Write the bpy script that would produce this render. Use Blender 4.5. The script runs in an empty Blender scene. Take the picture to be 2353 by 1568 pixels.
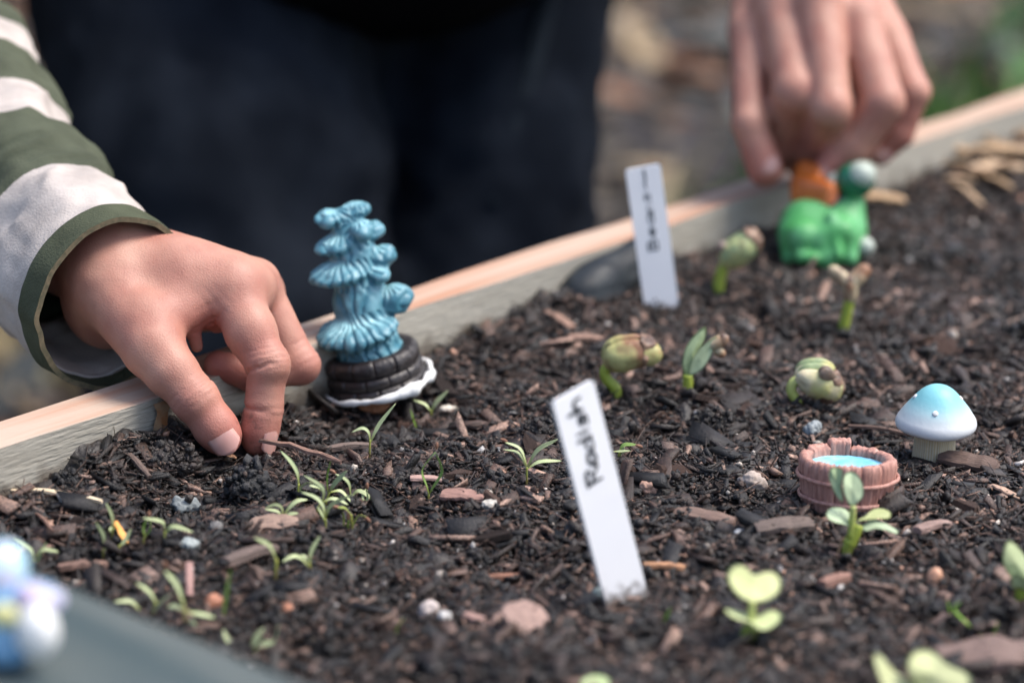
import bpy, math, random
import numpy as np
from mathutils import Vector, Matrix

# ------------------------------------------------------------------ camera
R_ = math.radians
LENS, SENSOR = 85.0, 36.0
PITCH = R_(18.0)
CAM_H = 0.25                      # metres above the level of the soil
UC, VC, F = 1176.0, 784.0, 2352.0 * LENS / SENSOR
CP, SP = math.cos(PITCH), math.sin(PITCH)
scene = bpy.context.scene
COL = scene.collection
cam_d = bpy.data.cameras.new('camera')
cam = bpy.data.objects.new('camera', cam_d)
COL.objects.link(cam)
cam.location = (0, 0, CAM_H)
cam.rotation_euler = (R_(90) - PITCH, 0, 0)
cam_d.lens, cam_d.sensor_width = LENS, SENSOR
cam_d.clip_start, cam_d.clip_end = 0.02, 500
cam_d.dof.use_dof = True
cam_d.dof.focus_distance = 0.690
cam_d.dof.aperture_fstop = 6.7
scene.camera = cam

# ------------------------------------------------------------------ sky, sun, exposure
world = bpy.data.worlds.new('World')
scene.world = world
world.use_nodes = True
wn = world.node_tree
for n in list(wn.nodes):
    wn.nodes.remove(n)
sky = wn.nodes.new('ShaderNodeTexSky')
sky.sky_type = 'NISHITA'
sky.sun_disc = False
SUN_EL, SUN_AZ = R_(60), R_(85)      # azimuth measured clockwise from +Y
sky.sun_elevation = SUN_EL
sky.sun_rotation = SUN_AZ
sky.air_density, sky.dust_density, sky.ozone_density = 1.0, 3.0, 1.0
bg = wn.nodes.new('ShaderNodeBackground')
bg.inputs['Strength'].default_value = 0.10
wo = wn.nodes.new('ShaderNodeOutputWorld')
wn.links.new(sky.outputs[0], bg.inputs[0])
wn.links.new(bg.outputs[0], wo.inputs[0])
sun_d = bpy.data.lights.new('sun', 'SUN')
sun_d.energy = 1.5
sun_d.angle = R_(28)
sun_d.color = (1.0, 0.945, 0.88)
sun = bpy.data.objects.new('sun', sun_d)
COL.objects.link(sun)
sd = Vector((math.sin(SUN_AZ) * math.cos(SUN_EL), math.cos(SUN_AZ) * math.cos(SUN_EL), math.sin(SUN_EL)))
sun.rotation_euler = sd.to_track_quat('Z', 'Y').to_euler()
sun.location = (0, 0, 3)
vs = scene.view_settings
vs.view_transform = 'Standard'
vs.look = 'None'
vs.exposure = 1.5
vs.gamma = 1.0
vs.use_curve_mapping = False
scene.cycles.max_bounces = 6
scene.cycles.use_denoising = True

rng = np.random.default_rng(11)
random.seed(5)

# ------------------------------------------------------------------ helpers: space
FWD = np.array((0, CP, -SP)); UP = np.array((0, SP, CP)); RT = np.array((1.0, 0, 0))
CAMP = np.array((0, 0, CAM_H))


def P(u, v, d):
    """point at distance d (m) along the optical axis"""
    return CAMP + d * (FWD + RT * (u - UC) / F - UP * (v - VC) / F)


def Z(u, v, z=0.0):
    """point on the horizontal plane at height z"""
    return P(u, v, (CAM_H - z) / (SP + CP * (v - VC) / F))


def V(u, v, y):
    """point on the upright plane at distance y"""
    return P(u, v, y / (CP - (v - VC) / F * SP))


def px(p):
    q = np.asarray(p) - CAMP
    d = q @ FWD
    return UC + F * (q @ RT) / d, VC - F * (q @ UP) / d, d


# ------------------------------------------------------------------ helpers: noise
def _hash(i, j, k, seed):
    h = (i * 374761393 + j * 668265263 + k * 2147483647 + seed * 144665) & 0xffffffff
    h = ((h ^ (h >> 13)) * 1274126177) & 0xffffffff
    h = ((h ^ (h >> 16)) * 2246822519) & 0xffffffff
    return ((h ^ (h >> 13)) & 0xffffff) / float(0xffffff)


def noise3(p, seed=0):
    p = np.asarray(p, dtype=np.float64)
    i = np.floor(p).astype(np.int64)
    f = p - i
    f = f * f * (3 - 2 * f)
    out = 0
    for a in (0, 1):
        wx = f[..., 0] if a else 1 - f[..., 0]
        for b in (0, 1):
            wy = f[..., 1] if b else 1 - f[..., 1]
            for c in (0, 1):
                wz = f[..., 2] if c else 1 - f[..., 2]
                out = out + wx * wy * wz * _hash(i[..., 0] + a, i[..., 1] + b, i[..., 2] + c, seed)
    return out * 2 - 1


def noise2(x, y, seed=0):
    x = np.asarray(x, dtype=np.float64); y = np.asarray(y, dtype=np.float64)
    i = np.floor(x).astype(np.int64); j = np.floor(y).astype(np.int64)
    fx = x - i; fy = y - j
    fx = fx * fx * (3 - 2 * fx); fy = fy * fy * (3 - 2 * fy)
    g = lambda a, b: _hash(i + a, j + b, 0, seed)
    return ((g(0, 0) * (1 - fx) + g(1, 0) * fx) * (1 - fy) + (g(0, 1) * (1 - fx) + g(1, 1) * fx) * fy) * 2 - 1


# ------------------------------------------------------------------ helpers: objects
def link(name, me, mats=None, parent=None, smooth=True):
    o = bpy.data.objects.new(name, me)
    COL.objects.link(o)
    if mats is not None:
        for m in (mats if isinstance(mats, (list, tuple)) else [mats]):
            if len(me.materials) < len(mats if isinstance(mats, (list, tuple)) else [mats]):
                me.materials.append(m)
    if parent is not None:
        o.parent = parent
    return o


def mesh_np(name, verts, faces, smooth=True, col=None, attrs=None):
    """faces: (n,3) or (n,4) array or a list of arrays / lists"""
    me = bpy.data.meshes.new(name)
    verts = np.ascontiguousarray(verts, dtype=np.float32)
    if isinstance(faces, np.ndarray):
        k = faces.shape[1]
        me.vertices.add(len(verts)); me.vertices.foreach_set('co', verts.ravel())
        me.loops.add(faces.size); me.loops.foreach_set('vertex_index', faces.astype(np.int32).ravel())
        me.polygons.add(len(faces))
        me.polygons.foreach_set('loop_start', np.arange(0, faces.size, k, dtype=np.int32))
        me.update(calc_edges=True)
    else:
        me.from_pydata([tuple(v) for v in verts], [], [tuple(int(i) for i in f) for f in faces])
        me.update()
    if smooth:
        me.polygons.foreach_set('use_smooth', np.ones(len(me.polygons), dtype=bool))
    if col is not None:
        a = me.color_attributes.new('Col', 'FLOAT_COLOR', 'POINT')
        c = np.ones((len(verts), 4), dtype=np.float32); c[:, :3] = col
        a.data.foreach_set('color', c.ravel())
    for k_, val in (attrs or {}).items():
        a = me.attributes.new(k_, 'FLOAT', 'POINT')
        a.data.foreach_set('value', np.asarray(val, dtype=np.float32))
    me.validate()
    return me


def thing(name, label, cat, loc, group=None):
    o = bpy.data.objects.new(name, None)
    COL.objects.link(o)
    o.empty_display_size = 0.01
    o.location = Vector(loc)
    o['label'] = label; o['category'] = cat
    if group:
        o['group'] = group
    return o


def adopt(parent, *objs):
    """parent objects built in world space to an Empty that may sit anywhere"""
    bpy.context.view_layer.update()
    for o in objs:
        o.parent = parent
        o.matrix_parent_inverse = Matrix.Translation(-parent.location)


def tag(o, label, cat, group=None, kind=None):
    o['label'] = label; o['category'] = cat
    if group:
        o['group'] = group
    if kind:
        o['kind'] = kind
    return o


# ------------------------------------------------------------------ helpers: implicit surfaces
class Field:
    """a signed distance field on a regular grid, meshed with surface nets"""

    def __init__(self, lo, hi, h):
        self.h = h
        self.lo = np.asarray(lo, float)
        n = np.ceil((np.asarray(hi, float) - self.lo) / h).astype(int) + 1
        self.n = n
        self.ax = [self.lo[i] + h * np.arange(n[i]) for i in range(3)]
        self.new()

    def new(self):
        self.d = np.full(self.n, 1.0, dtype=np.float32)
        return self

    def box(self, c0, c1, m):
        sl = []
        for i in range(3):
            a = int(np.floor((min(c0[i], c1[i]) - m - self.lo[i]) / self.h))
            b = int(np.ceil((max(c0[i], c1[i]) + m - self.lo[i]) / self.h)) + 1
            sl.append(slice(max(0, a), min(self.n[i], max(b, 0))))
        return tuple(sl)

    def pts(self, sl):
        X = self.ax[0][sl[0]][:, None, None].astype(np.float32)
        Y = self.ax[1][sl[1]][None, :, None].astype(np.float32)
        W = self.ax[2][sl[2]][None, None, :].astype(np.float32)
        return X, Y, W

    def put(self, sl, b, k, sub=False):
        a = self.d[sl]
        if sub:
            b = -b
            if k <= 0:
                self.d[sl] = np.maximum(a, b); return
            h = np.clip(0.5 - 0.5 * (b - a) / k, 0, 1)
            self.d[sl] = b * (1 - h) + a * h + k * h * (1 - h)
            return
        if k <= 0:
            self.d[sl] = np.minimum(a, b); return
        h = np.clip(0.5 + 0.5 * (b - a) / k, 0, 1)
        self.d[sl] = b * (1 - h) + a * h - k * h * (1 - h)

    def cone(self, p, q, r0, r1, k=0.0, sub=False):
        p = np.asarray(p, float); q = np.asarray(q, float)
        m = max(r0, r1) + max(k, 0) + 3 * self.h
        sl = self.box(p, q, m)
        if any(s.stop <= s.start for s in sl):
            return self
        X, Y, W = self.pts(sl)
        ba = q - p; l2 = float(ba @ ba) + 1e-12
        t = np.clip(((X - p[0]) * ba[0] + (Y - p[1]) * ba[1] + (W - p[2]) * ba[2]) / l2, 0, 1)
        d = np.sqrt((X - p[0] - t * ba[0]) ** 2 + (Y - p[1] - t * ba[1]) ** 2 + (W - p[2] - t * ba[2]) ** 2) - (r0 + (r1 - r0) * t)
        self.put(sl, d.astype(np.float32), k, sub)
        return self

    def ell(self, c, rad, axes=None, k=0.0, sub=False):
        c = np.asarray(c, float); rad = np.asarray(rad, float)
        A = np.eye(3) if axes is None else np.asarray(axes, float)      # rows are the local axes
        m = rad.max() + max(k, 0) + 3 * self.h
        sl = self.box(c, c, m)
        if any(s.stop <= s.start for s in sl):
            return self
        X, Y, W = self.pts(sl)
        X = X - c[0]; Y = Y - c[1]; W = W - c[2]
        L = [X * A[i, 0] + Y * A[i, 1] + W * A[i, 2] for i in range(3)]
        k0 = np.sqrt(sum((L[i] / rad[i]) ** 2 for i in range(3)))
        k1 = np.sqrt(sum((L[i] / rad[i] ** 2) ** 2 for i in range(3))) + 1e-9
        d = k0 * (k0 - 1) / k1
        self.put(sl, d.astype(np.float32), k, sub)
        return self

    def chain(self, pts, rads, k=0.0):
        for i in range(len(pts) - 1):
            self.cone(pts[i], pts[i + 1], rads[i], rads[i + 1], k if i else k)
        return self

    def mesh(self):
        d = self.d
        s = d < 0
        n = self.n
        c = [s[dx:n[0] - 1 + dx, dy:n[1] - 1 + dy, dz:n[2] - 1 + dz] for dx in (0, 1) for dy in (0, 1) for dz in (0, 1)]
        cnt = sum(x.astype(np.int8) for x in c)
        act = (cnt > 0) & (cnt < 8)
        idx = np.full(act.shape, -1, dtype=np.int64)
        I = np.argwhere(act)
        idx[act] = np.arange(len(I))
        corners = np.array([(dx, dy, dz) for dx in (0, 1) for dy in (0, 1) for dz in (0, 1)])
        vals = np.stack([d[I[:, 0] + o[0], I[:, 1] + o[1], I[:, 2] + o[2]] for o in corners], 1)
        acc = np.zeros((len(I), 3)); num = np.zeros(len(I))
        for a in range(8):
            for b in range(a + 1, 8):
                if np.abs(corners[a] - corners[b]).sum() != 1:
                    continue
                va, vb = vals[:, a], vals[:, b]
                m = (va < 0) != (vb < 0)
                t = np.where(m, va / np.where(m, va - vb, 1), 0)
                pt = corners[a] + t[:, None] * (corners[b] - corners[a])
                acc += pt * m[:, None]; num += m
        verts = self.lo + self.h * (I + acc / num[:, None])
        faces = []
        for ax in range(3):
            b, c2 = [(1, 2), (2, 0), (0, 1)][ax]
            sl0 = [slice(1, n[i] - 1) for i in range(3)]; sl1 = list(sl0)
            sl0[ax] = slice(0, n[ax] - 1); sl1[ax] = slice(1, n[ax])
            s0, s1 = s[tuple(sl0)], s[tuple(sl1)]
            for flip in (False, True):
                e = np.argwhere((s0 & ~s1) if not flip else (~s0 & s1))
                if len(e) == 0:
                    continue
                base = e.copy()
                for i in range(3):
                    if i != ax:
                        base[:, i] += 1
                def cell(db, dc):
                    q = base.copy(); q[:, b] -= db; q[:, c2] -= dc
                    return idx[q[:, 0], q[:, 1], q[:, 2]]
                f = np.stack([cell(1, 1), cell(0, 1), cell(0, 0), cell(1, 0)], 1)
                faces.append(f[:, ::-1] if flip else f)
        faces = np.concatenate(faces)
        faces = faces[(faces >= 0).all(1)]
        return verts, faces


def bounds(pts, m):
    a = np.array([p for p in pts])
    return a.min(0) - m, a.max(0) + m


def vnormals(verts, faces):
    t = verts[faces]
    fn = np.cross(t[:, 2] - t[:, 0], t[:, 3 if faces.shape[1] == 4 else 1] - t[:, 1 if faces.shape[1] == 4 else 0])
    N = np.zeros_like(verts)
    for i in range(faces.shape[1]):
        np.add.at(N, faces[:, i], fn)
    return N / (np.linalg.norm(N, axis=1, keepdims=True) + 1e-20)


def relax(verts, faces, it=2, lam=0.5):
    v = verts.copy()
    k = faces.shape[1]
    for _ in range(it):
        acc = np.zeros_like(v); cnt = np.zeros(len(v))
        for i in range(k):
            j = (i + 1) % k
            np.add.at(acc, faces[:, i], v[faces[:, j]]); np.add.at(cnt, faces[:, i], 1)
            np.add.at(acc, faces[:, j], v[faces[:, i]]); np.add.at(cnt, faces[:, j], 1)
        v = v + lam * (acc / np.maximum(cnt, 1)[:, None] - v)
    return v


def smooth_path(pts, n):
    """Catmull-Rom through pts, n samples"""
    p = np.array(pts, float)
    if len(p) == 2:
        t = np.linspace(0, 1, n)[:, None]
        return p[0] * (1 - t) + p[1] * t
    q = np.vstack([2 * p[0] - p[1], p, 2 * p[-1] - p[-2]])
    T = np.linspace(0, len(p) - 1 - 1e-6, n)
    i = T.astype(int); t = (T - i)[:, None]
    a, b, c, d = q[i], q[i + 1], q[i + 2], q[i + 3]
    return 0.5 * (2 * b + (c - a) * t + (2 * a - 5 * b + 4 * c - d) * t ** 2 + (3 * b - a - 3 * c + d) * t ** 3)


def frames(path, up=(0, 0, 1.0)):
    T = np.gradient(path, axis=0)
    T /= np.linalg.norm(T, axis=1, keepdims=True) + 1e-12
    s = np.cross(T[0], np.asarray(up, float))
    if np.linalg.norm(s) < 1e-3:
        s = np.cross(T[0], (1.0, 0, 0))
    s /= np.linalg.norm(s)
    S = []
    for t in T:
        s = s - t * (s @ t); s /= np.linalg.norm(s) + 1e-12
        S.append(s)
    S = np.array(S)
    return T, S, np.cross(S, T)


def tube(path, rad, seg=8, cap=True):
    path = np.asarray(path, float)
    rad = np.broadcast_to(np.asarray(rad, float), (len(path),))
    T, S, B = frames(path)
    th = np.linspace(0, 2 * math.pi, seg, endpoint=False)
    v = path[:, None] + rad[:, None, None] * (np.cos(th)[None, :, None] * S[:, None] + np.sin(th)[None, :, None] * B[:, None])
    v = v.reshape(-1, 3)
    f = []
    for i in range(len(path) - 1):
        for j in range(seg):
            k = (j + 1) % seg
            f.append((i * seg + j, i * seg + k, (i + 1) * seg + k, (i + 1) * seg + j))
    f = [list(x) for x in f]
    if cap:
        f.append(list(range(seg))[::-1]); f.append([(len(path) - 1) * seg + j for j in range(seg)])
    return v, f


def join(parts):
    V_, F_, o = [], [], 0
    for v, f in parts:
        V_.append(np.asarray(v)); F_ += [[i + o for i in q] for q in f]; o += len(v)
    return np.vstack(V_), F_


# ------------------------------------------------------------------ materials
def mat(name, col=(0.5, 0.5, 0.5), rough=0.6, spec=0.5, col2=None, nscale=200.0, stretch=(1, 1, 1), contrast=(0.35, 0.65),
        bump=0.0, bscale=600.0, attr=None, sss=0.0, sss_r=(1.0, 0.35, 0.2), sss_s=0.003, coat=0.0, objrand=None, detail=4.0,
        trans=0.0, attr_mix=None, sheen=0.0):
    m = bpy.data.materials.new(name)
    m.use_nodes = True
    nt = m.node_tree
    b = nt.nodes['Principled BSDF']
    N = nt.nodes.new; Lk = nt.links.new
    b.inputs['Roughness'].default_value = rough
    b.inputs['Specular IOR Level'].default_value = spec
    tc = N('ShaderNodeTexCoord'); mp = N('ShaderNodeMapping')
    mp.inputs['Scale'].default_value = stretch
    Lk(tc.outputs['Object'], mp.inputs['Vector'])
    out = None
    if attr:
        a = N('ShaderNodeAttribute'); a.attribute_name = attr
        out = a.outputs['Color']
    if objrand:
        oi = N('ShaderNodeObjectInfo'); cr = N('ShaderNodeValToRGB')
        cr.color_ramp.elements[0].color = (*objrand[0], 1); cr.color_ramp.elements[1].color = (*objrand[-1], 1)
        for i, c in enumerate(objrand[1:-1]):
            e = cr.color_ramp.elements.new((i + 1) / (len(objrand) - 1)); e.color = (*c, 1)
        Lk(oi.outputs['Random'], cr.inputs['Fac'])
        out = cr.outputs['Color']
    if col2 is not None:
        n = N('ShaderNodeTexNoise'); n.inputs['Scale'].default_value = nscale; n.inputs['Detail'].default_value = detail
        Lk(mp.outputs[0], n.inputs['Vector'])
        mr = N('ShaderNodeMapRange'); mr.inputs[1].default_value, mr.inputs[2].default_value = contrast
        Lk(n.outputs['Fac'], mr.inputs['Value'])
        mx = N('ShaderNodeMix'); mx.data_type = 'RGBA'
        if out is not None:
            if attr or objrand:
                mx.blend_type = 'MULTIPLY'
                mx.inputs['B'].default_value = (*col2, 1)
            Lk(out, mx.inputs['A'])
        else:
            mx.inputs['A'].default_value = (*col, 1); mx.inputs['B'].default_value = (*col2, 1)
        Lk(mr.outputs[0], mx.inputs['Factor'])
        out = mx.outputs['Result']
    if attr_mix:
        a = N('ShaderNodeAttribute'); a.attribute_name = attr_mix[0]
        mx = N('ShaderNodeMix'); mx.data_type = 'RGBA'
        Lk(a.outputs['Fac'], mx.inputs['Factor'])
        if out is not None:
            Lk(out, mx.inputs['A'])
        else:
            mx.inputs['A'].default_value = (*col, 1)
        mx.inputs['B'].default_value = (*attr_mix[1], 1)
        out = mx.outputs['Result']
    if out is not None:
        Lk(out, b.inputs['Base Color'])
    else:
        b.inputs['Base Color'].default_value = (*col, 1)
    if bump:
        n = N('ShaderNodeTexNoise'); n.inputs['Scale'].default_value = bscale; n.inputs['Detail'].default_value = 5
        Lk(mp.outputs[0], n.inputs['Vector'])
        bp = N('ShaderNodeBump'); bp.inputs['Strength'].default_value = bump; bp.inputs['Distance'].default_value = 0.0006
        Lk(n.outputs['Fac'], bp.inputs['Height']); Lk(bp.outputs[0], b.inputs['Normal'])
    if sss:
        b.inputs['Subsurface Weight'].default_value = sss
        b.inputs['Subsurface Radius'].default_value = sss_r
        b.inputs['Subsurface Scale'].default_value = sss_s
    if coat:
        b.inputs['Coat Weight'].default_value = coat; b.inputs['Coat Roughness'].default_value = 0.15
    if trans:
        # thin leaf: part of the light comes through
        t = N('ShaderNodeBsdfTranslucent'); ms = N('ShaderNodeMixShader'); ms.inputs[0].default_value = trans
        if out is not None:
            Lk(out, t.inputs['Color'])
        else:
            t.inputs['Color'].default_value = (*col, 1)
        o = nt.nodes['Material Output']
        Lk(b.outputs[0], ms.inputs[1]); Lk(t.outputs[0], ms.inputs[2]); Lk(ms.outputs[0], o.inputs['Surface'])
    if sheen:
        b.inputs['Sheen Weight'].default_value = sheen
    return m


M = {}
M['soil'] = mat('soil', (0.007, 0.0068, 0.0075), 0.55, 0.5, col2=(0.024, 0.018, 0.016), nscale=260, bump=0.9, bscale=900)
M['crumb'] = mat('soil_crumb', rough=0.5, spec=0.55, attr='Col', col2=(0.35, 0.35, 0.36), nscale=1500, bump=0.8, bscale=2500)
M['bark'] = mat('bark', rough=0.75, spec=0.3, col2=(0.32, 0.28, 0.27), nscale=1.0, stretch=(250, 1500, 1500), contrast=(0.3, 0.6), bump=1.0, bscale=1.2,
                objrand=[(0.030, 0.021, 0.018), (0.085, 0.052, 0.041), (0.05, 0.038, 0.033), (0.20, 0.118, 0.088), (0.10, 0.067, 0.055), (0.27, 0.175, 0.14)])
M['wood_side'] = mat('weathered_wood', (0.385, 0.365, 0.315), 0.8, 0.25, col2=(0.25, 0.23, 0.185), nscale=9, stretch=(3, 12, 20), contrast=(0.2, 0.9), bump=1.0, bscale=45, detail=9)
M['wood_top'] = mat('sanded_wood', (0.46, 0.355, 0.28), 0.8, 0.25, col2=(0.42, 0.215, 0.135), nscale=7, stretch=(1.5, 24, 10), contrast=(0.42, 0.72), bump=0.4, bscale=60, detail=6)
M['stain'] = mat('orange_stain', (0.33, 0.14, 0.055), 0.7, 0.3, col2=(0.40, 0.30, 0.19), nscale=220, contrast=(0.4, 0.75), bump=0.3)
M['ledge'] = mat('grey_green_painted_wood', (0.050, 0.070, 0.073), 0.65, 0.3, col2=(0.095, 0.110, 0.105), nscale=5, stretch=(3, 22, 10), contrast=(0.35, 0.7), bump=0.4, bscale=80)
M['ground'] = mat('ground_earth', (0.10, 0.085, 0.072), 0.95, 0.15, col2=(0.19, 0.165, 0.135), nscale=6, contrast=(0.3, 0.7), bump=1.0, bscale=30)



def add_dirt(m, z_lo, z_hi, colr, nscale=120, amt=0.0025):
    """soil smeared on a surface just above the soil line; z is the object's own height"""
    nt = m.node_tree; N = nt.nodes.new; Lk = nt.links.new
    b = nt.nodes['Principled BSDF']
    src = b.inputs['Base Color'].links[0].from_socket if b.inputs['Base Color'].links else None
    tc = N('ShaderNodeTexCoord'); sx = N('ShaderNodeSeparateXYZ'); Lk(tc.outputs['Object'], sx.inputs[0])
    n = N('ShaderNodeTexNoise'); n.inputs['Scale'].default_value = nscale; n.inputs['Detail'].default_value = 6
    Lk(tc.outputs['Object'], n.inputs['Vector'])
    ma = N('ShaderNodeMath'); ma.operation = 'MULTIPLY_ADD'; ma.inputs[1].default_value = amt * 8
    Lk(n.outputs['Fac'], ma.inputs[0]); Lk(sx.outputs['Z'], ma.inputs[2])
    mr = N('ShaderNodeMapRange'); mr.inputs[1].default_value, mr.inputs[2].default_value = z_lo + amt * 4, z_hi + amt * 4
    mr.inputs[3].default_value, mr.inputs[4].default_value = 0.85, 0.0
    Lk(ma.outputs[0], mr.inputs['Value'])
    mx = N('ShaderNodeMix'); mx.data_type = 'RGBA'; Lk(mr.outputs[0], mx.inputs['Factor'])
    if src is not None:
        Lk(src, mx.inputs['A'])
    else:
        mx.inputs['A'].default_value = b.inputs['Base Color'].default_value
    mx.inputs['B'].default_value = (*colr, 1)
    Lk(mx.outputs['Result'], b.inputs['Base Color'])


add_dirt(M['wood_side'], 0.003, 0.009, (0.07, 0.052, 0.038))

# ------------------------------------------------------------------ the planter's own axes
A_ = np.array((0.649, 0.761, 0.0)); A_ /= np.linalg.norm(A_)      # along the far board
N_ = np.array((A_[1], -A_[0], 0.0))                                  # from the far board into the bed
O0 = Z(0, 965, 0.019)                                                # on the outer top edge of the far board
AO, NO = O0 @ A_, O0 @ N_
BOARD_T = 0.0185
TOP_Z = 0.019
N0 = NO + BOARD_T                                                    # inner face of the far board
A_LO, A_HI, N_HI = 0.292, 1.36, -0.045


def an(a, n, z=0.0):
    return A_ * a + N_ * n + np.array((0, 0, z))


ANG = math.atan2(A_[1], A_[0])
GROUND_Z = -0.45

# ground
g = 260.0
gx = np.unique(np.concatenate([np.linspace(-g, g, 27), np.linspace(-8, 8, 65)]))
GX, GY = np.meshgrid(gx, gx + 4, indexing='ij')
GZ = GROUND_Z + 0.03 * noise2(GX * 1.1, GY * 1.1, 3) * (np.abs(GX) < 8)
nG = len(gx)
fi = np.arange(nG * nG).reshape(nG, nG)
fq = np.stack([fi[:-1, :-1], fi[1:, :-1], fi[1:, 1:], fi[:-1, 1:]], -1).reshape(-1, 4)
o = link('ground', mesh_np('ground', np.stack([GX, GY, GZ], -1).reshape(-1, 3), fq), M['ground'])
o['kind'] = 'structure'


# boards of the planter: local x along the board, y across it, z up
def board(name, p0, length, thick, z0, z1, ang, mats, parent, seg=120, seed=1, rough=0.0006, label=None):
    nx, ny, nz = seg, 5, 10
    b = 0.0016
    ring = []
    ys = np.linspace(0, thick, ny); zs = np.linspace(z0, z1, nz)
    ring += [(ys[0] - 0 if 0 < i < nz - 1 else ys[0] + b * 0.4, z) for i, z in enumerate(zs)]
    ring += [(y, z1) for y in ys[1:-1]]
    ring += [(ys[-1] if 0 < i < nz - 1 else ys[-1] - b * 0.4, z) for i, z in list(enumerate(zs))[::-1]]
    ring += [(y, z0) for y in ys[1:-1][::-1]]
    ring = np.array(ring); k = len(ring)
    X = np.linspace(0, length, nx)
    v = np.zeros((nx, k, 3))
    v[..., 0] = X[:, None]; v[..., 1] = ring[None, :, 0]; v[..., 2] = ring[None, :, 1]
    q = v.reshape(-1, 3)
    j = np.stack([noise3(q * np.array((25, 160, 160)), seed), noise3(q * np.array((25, 160, 160)), seed + 7)], 1)
    q[:, 1] += rough * j[:, 0]; q[:, 2] += rough * 0.8 * j[:, 1] * (q[:, 2] > z1 - 0.02)
    f, mi = [], []
    top = set(range(nz - 1, nz + ny - 2))
    for i in range(nx - 1):
        for c in range(k):
            d = (c + 1) % k
            f.append((i * k + c, i * k + d, (i + 1) * k + d, (i + 1) * k + c)[::-1])
            mi.append(1 if c in top else 0)
    f = [list(x) for x in f]
    f.append(list(range(k))); mi.append(0)
    f.append([(nx - 1) * k + c for c in range(k)][::-1]); mi.append(0)
    me = mesh_np(name, q, f, smooth=False)
    me.materials.append(mats[0]); me.materials.append(mats[1])
    me.polygons.foreach_set('material_index', np.array(mi, dtype=np.int32))
    o = link(name, me)
    o.location = Vector(p0); o.rotation_euler = (0, 0, ang)
    adopt(parent, o)
    if label:
        o['label'] = label
    return o


planter = thing('planter_box', 'raised garden bed of weathered wooden boards filled with dark soil', 'planter', an(0.8, -0.28, GROUND_Z))
# far board: y axis of the board points away from the bed
far = board('board', an(A_LO - 0.06, N0, 0), A_HI - A_LO + 0.1, BOARD_T, -0.12, TOP_Z, ANG, (M['wood_side'], M['wood_top']), planter, seg=260, seed=3,
            label='pale weathered board with a sanded pinkish top edge')
board('board', an(A_LO - 0.06, N0 - 0.0004, 0), A_HI - A_LO + 0.1, BOARD_T, GROUND_Z, -0.1225, ANG, (M['wood_side'], M['wood_top']), planter, seg=60, seed=5)
board('board', an(A_LO - 0.06, N_HI + BOARD_T, 0), A_HI - A_LO + 0.1, BOARD_T, GROUND_Z, TOP_Z - 0.012, ANG, (M['wood_side'], M['wood_top']), planter, seg=60, seed=7)
board('board', an(A_HI + 0.005, N_HI - 0.001, 0), N_HI - N0 - 0.002, BOARD_T, GROUND_Z, TOP_Z, ANG + math.pi / 2, (M['wood_side'], M['wood_top']), planter, seg=60, seed=9)
board('board', an(A_LO - 0.002, N_HI - 0.001, 0), N_HI - N0 - 0.002, BOARD_T, GROUND_Z, 0.022, ANG + math.pi / 2, (M['ledge'], M['ledge']), planter, seg=60, seed=11)
LEDGE_Z = 0.045
board('ledge_board', an(0.294, N_HI + 0.02, 0), N_HI - N0 + 0.005, 0.100, 0.0225, LEDGE_Z, ANG + math.pi / 2, (M['ledge'], M['ledge']), planter, seg=80, seed=13,
      label='wide grey green ledge board across the near end')

# rusty stain low on the inner face of the far board
pa = Z(323, 935, 0.014)
sa = pa @ A_
sv, sf = [], []
for i in range(15):
    t = i / 14
    w = 0.0030 * (1 - 0.35 * t) + 0.0012 * noise2(t * 9.0, 0.3, 4)
    c = sa - 0.0008 * t + 0.0010 * noise2(t * 7.0, 2.3, 5)
    for s in (-1, 1):
        sv.append(an(c + s * w, N0 + 0.0009 + 0.0007, 0.0178 - 0.016 * t))
for i in range(14):
    sf.append((2 * i, 2 * i + 1, 2 * i + 3, 2 * i + 2))
o = link('stain', mesh_np('stain', sv, sf), M['stain'])
adopt(planter, o)
o['label'] = 'orange rust stain running down the inner face'

# ------------------------------------------------------------------ soil
BUMPS = []


def bump_at(u, v, h, s, s2=None):
    p = Z(u, v, 0)
    BUMPS.append((p[0], p[1], h, s, s2 or s))


bump_at(330, 1080, 0.0042, 0.016, 0.012)
bump_at(420, 1030, 0.005, 0.012)
bump_at(230, 1110, 0.004, 0.012)
bump_at(578, 1125, 0.0065, 0.0060, 0.005)
bump_at(560, 1050, -0.003, 0.009)
bump_at(690, 1000, 0.002, 0.010)
bump_at(1250, 1010, 0.004, 0.008)
bump_at(870, 950, -0.003, 0.022)
bump_at(2050, 1170, 0.004, 0.008)
bump_at(1300, 760, 0.001, 0.03)
bump_at(800, 965, -0.004, 0.014)
bump_at(755, 950, -0.004, 0.010)
bump_at(1640, 1180, -0.003, 0.012)
bump_at(1050, 1300, -0.003, 0.02)


def soil_z(x, y):
    x = np.asarray(x, float); y = np.asarray(y, float)
    z = 0.0035 * noise2(x * 14, y * 14, 21) + 0.0028 * noise2(x * 34 + 5, y * 34, 22) + 0.0016 * noise2(x * 80, y * 80 + 3, 23)
    for bx, by, h, s, s2 in BUMPS:
        z = z + h * np.exp(-((x - bx) / s) ** 2 - ((y - by) / s2) ** 2)
    n = x * N_[0] + y * N_[1]
    z = z + 0.0045 * np.exp(-((n - N0) / 0.022) ** 2)
    return z - 0.001


def S(u, v, dz=0.0):
    z = 0.0
    for _ in range(25):
        p = Z(u, v, z)
        z = 0.5 * z + 0.5 * (float(soil_z(p[0], p[1])) + dz)
    return Z(u, v, z)


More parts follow.
